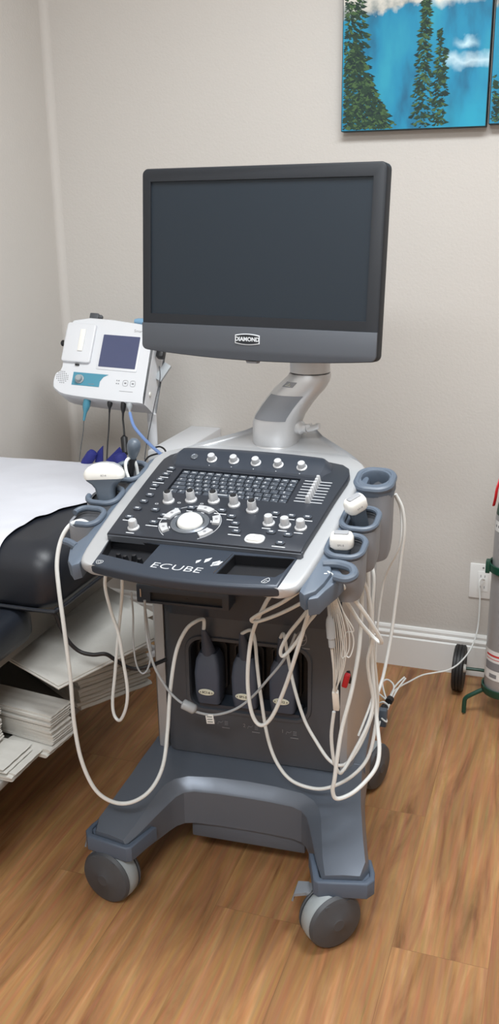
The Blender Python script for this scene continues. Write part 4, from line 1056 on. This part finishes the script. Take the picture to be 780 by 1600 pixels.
tag(cable('black_loop_cord', A((224, 725, 2.24), (232, 714, 2.24), (246, 709, 2.24), (258, 708, 2.24), (257, 702, 2.25), (250, 698, 2.26), (243, 699, 2.27)), .0025, 'black'), 'loose loop of black cord beside the white box behind the machine', 'cord')

# navy cuffs rolled upright on table
def cuff(px0, px1, Y, rr0, label):
    a0, a1 = at(*px0, Y), at(*px1, Y); t = thing('rolled_cuff', label, 'blood pressure cuff', Matrix.Translation(a0), None)
    d = a1-a0; L = d.length
    mb = MB(); mb.lathe([(rr0*.9, 0), (rr0, L*.2), (rr0, L*.75), (rr0*.8, L*.93), (rr0*.3, L), (0, L)], 20, Mx=zto(a0, d)); build('cuff_roll', mb, 'bluecuff', I4, t)
    return t
c1_ = cuff((133, 728, 0), (150, 700, 0), 2.24, .016, '') if False else None
def cuff2(pa, pb, Y, rr0, tri, label):
    a0, a1 = at(pa[0], pa[1], Y), at(pb[0], pb[1], Y); t = thing('rolled_cuff', label, 'blood pressure cuff', Matrix.Translation(a0))
    d = a1-a0; L = d.length
    mb = MB(); mb.lathe([(rr0*.9, 0), (rr0, L*.2), (rr0, L*.75), (rr0*.8, L*.93), (rr0*.35, L), (0, L)], 20, Mx=zto(a0, d)); build('cuff_roll', mb, 'bluecuff', I4, t)
    P = [at(x, y, Y+.01) for x, y in tri]; off = Vector((0, .006, 0))
    mb = MB(); mb.loft([P, [p+off for p in P]]); build('cuff_flap', mb, 'bluecuff', I4, t)
cuff2((133, 726), (147, 705), 2.25, .0150, [(148, 722), (160, 724), (160, 697), (152, 706)], 'navy blue rolled cuff on the exam table, left one below the white device')
cuff2((192, 728), (186, 708), 2.25, .0185, [(165, 720), (186, 724), (190, 706), (186, 699), (176, 709)], 'navy blue rolled cuff on the exam table, right one behind the curved probe')

# unidentified white item behind, built as a plain box reaching the wall
pbx = at(262, 712, 2.42)
tag(build('white_box', MB().box(-.055, .05, -.05, .289, -.12, .012, .006), 'device', T(pbx.x-.01, 2.47, pbx.z)), 'small white box seen just behind the rear left corner of the machine', 'shelf')

# ------------------------------------------------------------------ wall canvases
def canvas_mat(k):
    mt = bpy.data.materials.new('lake_print'); mt.use_nodes = True; nt = mt.node_tree; L = nt.links.new; b = nt.nodes['Principled BSDF']
    b.inputs['Roughness'].default_value = .7
    tc = nt.nodes.new('ShaderNodeTexCoord'); sp = nt.nodes.new('ShaderNodeSeparateXYZ'); L(tc.outputs['Object'], sp.inputs[0])
    mp = nt.nodes.new('ShaderNodeMapping'); mp.inputs['Scale'].default_value = (9, 1, 3.5); mp.inputs['Rotation'].default_value = (0, R(14), 0); L(tc.outputs['Object'], mp.inputs[0])
    n = nt.nodes.new('ShaderNodeTexNoise'); n.inputs['Scale'].default_value = 1.4; n.inputs['Detail'].default_value = 4; L(mp.outputs[0], n.inputs['Vector'])
    cr_ = nt.nodes.new('ShaderNodeValToRGB'); e = cr_.color_ramp.elements; e[0].position = .32; e[0].color = (*srgb(20, 84, 118), 1); e[1].position = .7; e[1].color = (*srgb(42, 150, 178), 1); q = e.new(.5); q.color = (*srgb(24, 132, 170), 1)
    L(n.outputs['Fac'], cr_.inputs[0])
    last = cr_.outputs[0]
    def mix(fac, colr):
        nonlocal last
        m_ = nt.nodes.new('ShaderNodeMix'); m_.data_type = 'RGBA'; L(fac, m_.inputs[0]); L(last, m_.inputs[6])
        if isinstance(colr, tuple): m_.inputs[7].default_value = (*colr, 1)
        else: L(colr, m_.inputs[7])
        last = m_.outputs[2]
    def math_(op, a, b_, clamp=False):
        x = nt.nodes.new('ShaderNodeMath'); x.operation = op; x.use_clamp = clamp
        for i, v in enumerate((a, b_)):
            if isinstance(v, (int, float)): x.inputs[i].default_value = v
            else: L(v, x.inputs[i])
        return x.outputs[0]
    X, Z = sp.outputs[0], sp.outputs[2]
    # lower right lighter cyan
    nn = nt.nodes.new('ShaderNodeTexNoise'); nn.inputs['Scale'].default_value = 26; nn.inputs['Detail'].default_value = 4; L(tc.outputs['Object'], nn.inputs['Vector'])
    wob = math_('MULTIPLY', math_('SUBTRACT', nn.outputs['Fac'], .5), .05)
    Z2 = math_('ADD', Z, wob)
    f = math_('MULTIPLY', math_('MULTIPLY', math_('SUBTRACT', X, .22), 8, True), math_('MULTIPLY', math_('SUBTRACT', .10, Z2), 14, True), True)
    mix(math_('MULTIPLY', f, .75), srgb(34, 158, 188))
    # white cloud reflection band : around z=.105
    band = math_('SUBTRACT', 1, math_('MULTIPLY', math_('ABSOLUTE', math_('SUBTRACT', Z2, .162), 0), 42), True)
    f = math_('MULTIPLY', band, math_('MULTIPLY', math_('SUBTRACT', X, .265), 40, True), True)
    mix(math_('MULTIPLY', f, .75), srgb(205, 228, 236))
    # small clouds
    band = math_('SUBTRACT', 1, math_('MULTIPLY', math_('ABSOLUTE', math_('SUBTRACT', Z2, .207), 0), 60), True)
    f = math_('MULTIPLY', band, math_('SUBTRACT', 1, math_('MULTIPLY', math_('ABSOLUTE', math_('SUBTRACT', X, .33), 0), 26), True), True)
    mix(f, srgb(195, 225, 235))
    # shore: pale rock above a sloping line z > .29 + .25*x
    ln = math_('SUBTRACT', Z2, math_('ADD', math_('MULTIPLY', X, .16), .268))
    rock = nt.nodes.new('ShaderNodeValToRGB'); L(nn.outputs['Fac'], rock.inputs[0]); rock.color_ramp.elements[0].position = .35; rock.color_ramp.elements[0].color = (*srgb(130, 140, 140), 1); rock.color_ramp.elements[1].position = .6; rock.color_ramp.elements[1].color = (*srgb(208, 205, 196), 1)
    f = math_('MULTIPLY', math_('MULTIPLY', ln, 90, True), math_('MULTIPLY', math_('SUBTRACT', .30, X), 30, True), True)
    mix(f, rock.outputs[0])
    # white peaks reflected at top right
    ln = math_('SUBTRACT', Z2, math_('ADD', math_('MULTIPLY', X, .10), .262))
    f = math_('MULTIPLY', math_('MULTIPLY', ln, 40, True), math_('MULTIPLY', math_('SUBTRACT', X, .22), 30, True), True)
    mix(f, srgb(226, 224, 214))
    L(last, b.inputs['Base Color']); return mt
M['lake'] = canvas_mat(0)
def print_tree(mb, x0, base, h, w, rnd, lean=0):
    n = int(h*w*42000)
    for i in range(n):
        t = rnd.random()**.85                      # 0 base .. 1 top
        ww = w*(1-t)**.8+.003; lay = .45+.55*abs(math.sin(t*h*130+rnd.random()*.8))
        x = x0+lean*t + rnd.uniform(-1, 1)*ww*lay; z = base+t*h - abs(x-x0)*.35
        s = rnd.uniform(.003, .008); d = 1 if x > x0 else -1
        y = -.0006-rnd.random()*.0004
        v = [mb.b.verts.new(p) for p in ((x-s*d, y, z+s*.6), (x+s*1.3*d, y, z-s*.5), (x-s*.2*d, y, z-s*.9))]
        f = mb.b.faces.new(v if d > 0 else v[::-1]); f.material_index = rnd.choice((0, 0, 1, 2))
def canvas(x0, z0, w, h, trees, label, seed):
    t = thing('canvas_print', label, 'picture', T(x0, YW-.036, z0))
    F = T(x0, YW-.036, z0)
    mb = MB(); mb.box(0, w, 0, .034, 0, h, .002, mi=1); mb.box(.002, w-.002, -.0004, .0004, .002, h-.002)
    build('canvas', mb, ['lake', 'canvas_edge'], F, t)
    mb = MB(); rnd = random.Random(seed)
    for tr in trees: print_tree(mb, *tr[:4], rnd)
    me = build('printed_trees', mb, ['tree_a', 'tree_b', 'tree_c'], F, t)
    # clip tree flakes to the canvas
    bm = bmesh.new(); bm.from_mesh(me.data)
    kill = [f for f in bm.faces if any(v.co.x < .002 or v.co.x > w-.002 or v.co.z < .002 or v.co.z > h-.002 for v in f.verts)]
    bmesh.ops.delete(bm, geom=kill, context='FACES'); bm.to_mesh(me.data); bm.free()
canvas(-.656, 1.617, .392, .60, [(.018, -.02, .66, .085), (.035, -.03, .25, .13), (.07, -.03, .17, .10), (.11, -.03, .10, .08), (.222, -.01, .38, .034), (.262, -.01, .25, .019), (.277, -.01, .205, .013), (.13, .33, .1, .01), (.205, .345, .1, .012), (.222, .35, .1, .01)], 'left canvas print of a turquoise lake with dark evergreens on the back wall', 4)
canvas(-.258, 1.622, .392, .60, [(.01, -.01, .13, .02), (.03, -.03, .1, .03), (.33, 0, .4, .04)], 'canvas print of the same turquoise lake cut by the right frame edge', 5)

# ------------------------------------------------------------------ outlet, floor cables
ot = thing('wall_outlet', 'white wall outlet plate above the baseboard', 'outlet', T(-.193, YW, .319))
mb = MB(); mb.box(-.040, .040, -.006, 0, -.057, .057, .003); build('cover_plate', mb, 'trim', T(-.193, YW, .319), ot)
mb = MB(); mb.prism(rrect(.034, .067, .004), 0, .0075, .001, Mx=Rx(PI/2)); 
for s in (-1, 1):
    for dx in (-.006, .006): mb.box(dx-.001, dx+.001, -.0079, -.007, s*.018-.004, s*.018+.004, mi=1)
mb.lathe([(.003, 0), (.003, .0072)], 10, Mx=T(0, 0, .045) @ Rx(PI/2), mi=1)
build('receptacle', mb, ['trim', 'labelgrey'], T(-.193, YW, .319), ot)
mb = MB(); mb.tube(A((757, 906, 2.745), (752, 905, 2.73), (749, 912, 2.72), (750, 940, 2.71), (746, 985, 2.69), (735, 1015, 2.62), (718, 1036, 2.555), (700, 1047, 2.52), (680, 1051, 2.50), (660, 1055, 2.47), (640, 1065, 2.40), (622, 1075, 2.34), (608, 1090, 2.27), (600, 1105, 2.21)), .0024, 8)
wc = build('white_wall_cable', mb, 'cable'); tag(wc, 'thin white cable running from the wall outlet over the floor to the tied bundle', 'cable')
bn = thing('tied_cable_bundle', 'coiled white cable bundle held by two black ties, on the floor behind the machine', 'cable bundle', Matrix.Translation(at(606, 1100, 2.2)))
for i, pts in enumerate([((632, 1058, 2.33), (618, 1072, 2.28), (608, 1092, 2.22), (598, 1115, 2.17), (592, 1135, 2.14)), ((634, 1060, 2.33), (622, 1076, 2.27), (611, 1096, 2.21), (601, 1118, 2.16)), ((562, 1075, 2.22), (578, 1077, 2.22), (592, 1084, 2.22), (602, 1092, 2.21), (608, 1098, 2.20)),
   ((606, 1098, 2.20), (600, 1080, 2.23), (598, 1066, 2.25), (606, 1062, 2.26), (615, 1070, 2.25), (614, 1082, 2.23), (607, 1098, 2.20)), ((596, 1122, 2.15), (604, 1128, 2.15), (603, 1120, 2.17), (598, 1112, 2.18)), ((594, 1098, 2.19), (600, 1097, 2.19), (607, 1104, 2.19), (600, 1116, 2.17))]):
    cable('cable_strand', A(*pts), .0024, 'cable', bn, k=6, n=7)
for q in ((609, 1094, 2.205), (600, 1107, 2.18)):
    c = at(*q); mb = MB(); mb.lathe([(.0075, -.008), (.010, -.007), (.010, .007), (.0075, .008)], 16, Mx=zto(c, at(632, 1058, 2.33)-at(598, 1115, 2.17))); build('cable_tie', mb, 'black', I4, bn)
mb = MB(); p0 = at(598, 1118, 2.16); mb.box(-.012, .012, -.01, .01, -.03, .02, .004, Mx=T(*p0)); build('grey_plug', mb, 'probegrey', I4, bn)
# red/black plug on machine side
mb = MB(); p0 = at(541, 1063, 1.70); mb.box(-.006, .006, -.006, .006, -.016, .016, .003, Mx=T(*p0) @ Ry(R(12)))
mb.box(-.004, .004, -.004, .004, -.014, .014, .002, Mx=T(*at(546, 1058, 1.73)) @ Ry(R(-12)), mi=1)
tag(build('red_clip', mb, ['red', 'black']), 'small red and black clip on the right side of the machine body', 'clip')

# ------------------------------------------------------------------ oxygen cylinder on trolley
cx, cy = -.098, 2.52
ox = thing('oxygen_cylinder', 'brushed metal oxygen cylinder with green shoulder standing in a green trolley at the right edge', 'gas cylinder', T(cx, cy, .09))
mb = MB(); mb.lathe([(0, .092), (.045, .092), (.055, .10), (.056, .12), (.056, .60), (.054, .62)], 48, Mx=T(cx, cy, 0)); build('cylinder_body', mb, 'alu', I4, ox)
mb = MB(); mb.lathe([(.0545, .62), (.052, .645), (.044, .67), (.030, .69), (.018, .70), (.016, .715)], 48, Mx=T(cx, cy, 0)); build('shoulder', mb, 'green', I4, ox, label='green painted shoulder')
mb = MB(); mb.lathe([(.016, .705), (.016, .75), (.02, .752), (.02, .78)], 20, Mx=T(cx, cy, 0)); mb.box(-.05, .03, -.018, .018, .71, .735, .005, Mx=T(cx, cy, 0)); build('valve', mb, 'darkgrey', I4, ox)
mb = MB(); mb.lathe([(.0, -.02), (.036, -.018), (.040, 0), (.036, .018), (0, .02)], 24, Mx=T(cx-.022, cy, .83) @ Rx(PI/2)); build('regulator', mb, 'green', I4, ox)
mb = MB(); mb.tube([(cx-.046, cy-.01, .735), (cx-.055, cy-.03, .70), (cx-.058, cy-.03, .67), (cx-.062, cy-.02, .645)], .005, 8, flat=.5); build('red_tag', mb, 'red', I4, ox, label='red tag hanging at the valve')
def cyl_label(z0, z1, a0, a1, r=.0564, mi=0, mb=None, n=14):
    g = [[(cx+r*math.cos(R(a0+(a1-a0)*i/n)), cy+r*math.sin(R(a0+(a1-a0)*i/n)), z) for i in range(n+1)] for z in (z0, z1)]
    mb.loft(g, cap=False, closed=False, mi=mi)
mb = MB(); cyl_label(.135, .225, 175, 300, mb=mb); cyl_label(.207, .213, 208, 290, .0567, 1, mb); cyl_label(.198, .200, 208, 290, .0567, 1, mb); cyl_label(.165, .190, 205, 290, .0567, 2, mb); cyl_label(.142, .154, 225, 250, .0567, 2, mb)
build('paper_label', mb, ['label', 'labelred', 'labelgrey'], I4, ox); mb = MB()
cyl_label(.575, .605, 195, 280, mb=mb)
for a0 in range(205, 260, 12): cyl_label(.587, .594, a0, a0+6, .0567, 2, mb, 3)
build('paper_label', mb, ['label', 'labelred', 'labelgrey'], I4, ox)
tr = thing('cylinder_trolley', 'green wire trolley with black wheels carrying the oxygen cylinder', 'trolley', T(cx, cy, 0))
mb = MB(); mb.lathe([(.064, 0), (.066, .002), (.066, .022), (.064, .024), (.060, .022), (.060, .002), (.064, 0)], 48, Mx=T(cx, cy, .455)); mb.box(-.072, -.060, -.025, .0, .448, .484, .002, Mx=T(cx, cy, 0)); build('upper_ring', mb, 'green', I4, tr)
mb = MB(); mb.lathe([(0, .072), (.045, .074), (.060, .082), (.0625, .090), (.0625, .104), (.058, .104), (.058, .090), (0, .084)], 48, Mx=T(cx, cy, 0)); build('base_cup', mb, 'green', I4, tr)
mb = MB(); mb.tube([(cx-.05, cy-.01, .086), (cx-.085, cy-.02, .066), (cx-.102, cy-.022, .052), (cx-.105, cy-.022, .035), (cx-.105, cy-.022, .006)], .0065, 10); build('leg', mb, 'green', I4, tr)
mb = MB(); mb.tube([(cx+.05, cy-.01, .086), (cx+.085, cy-.02, .066), (cx+.102, cy-.022, .052), (cx+.105, cy-.022, .035), (cx+.105, cy-.022, .006)], .0065, 10); build('leg', mb, 'green', I4, tr)
ya, za = 2.645, .0725
for s in (-1, 1):
    wx = cx + s*.139
    mb = MB(); mb.tube([(cx+s*.02, cy+.055, .09), (cx+s*.05, ya, za), (wx-s*.01, ya, za)], .005, 8, smooth=3); build('axle', mb, 'green', I4, tr)
    mb = MB(); mb.lathe([(.052, -.013), (.066, -.0165), (.071, -.013), (.071, -.006), (.0692, -.005), (.071, -.004), (.071, .004), (.0692, .005), (.071, .006), (.071, .013), (.066, .0165), (.052, .013)], 48, Mx=T(wx, ya, za) @ Ry(PI/2))
    wh = build('wheel', mb, 'tire', I4, tr)
    mb = MB(); mb.lathe([(.053, -.012), (.030, -.004), (.014, -.006), (.012, -.020), (.006, -.021), (.006, .021), (.012, .020), (.014, .006), (.030, .004), (.053, .012)], 32, Mx=T(wx, ya, za) @ Ry(PI/2))
    build('hub', mb, 'white', I4, wh)
mb = MB()
for s in (-1, 1): mb.tube([(cx+s*.03, cy+.056, .09), (cx+s*.03, cy+.066, .3), (cx+s*.03, cy+.066, .47), (cx+s*.03, cy+.08, .9)], .005, 8, smooth=3)
build('back_rail', mb, 'green', I4, tr)
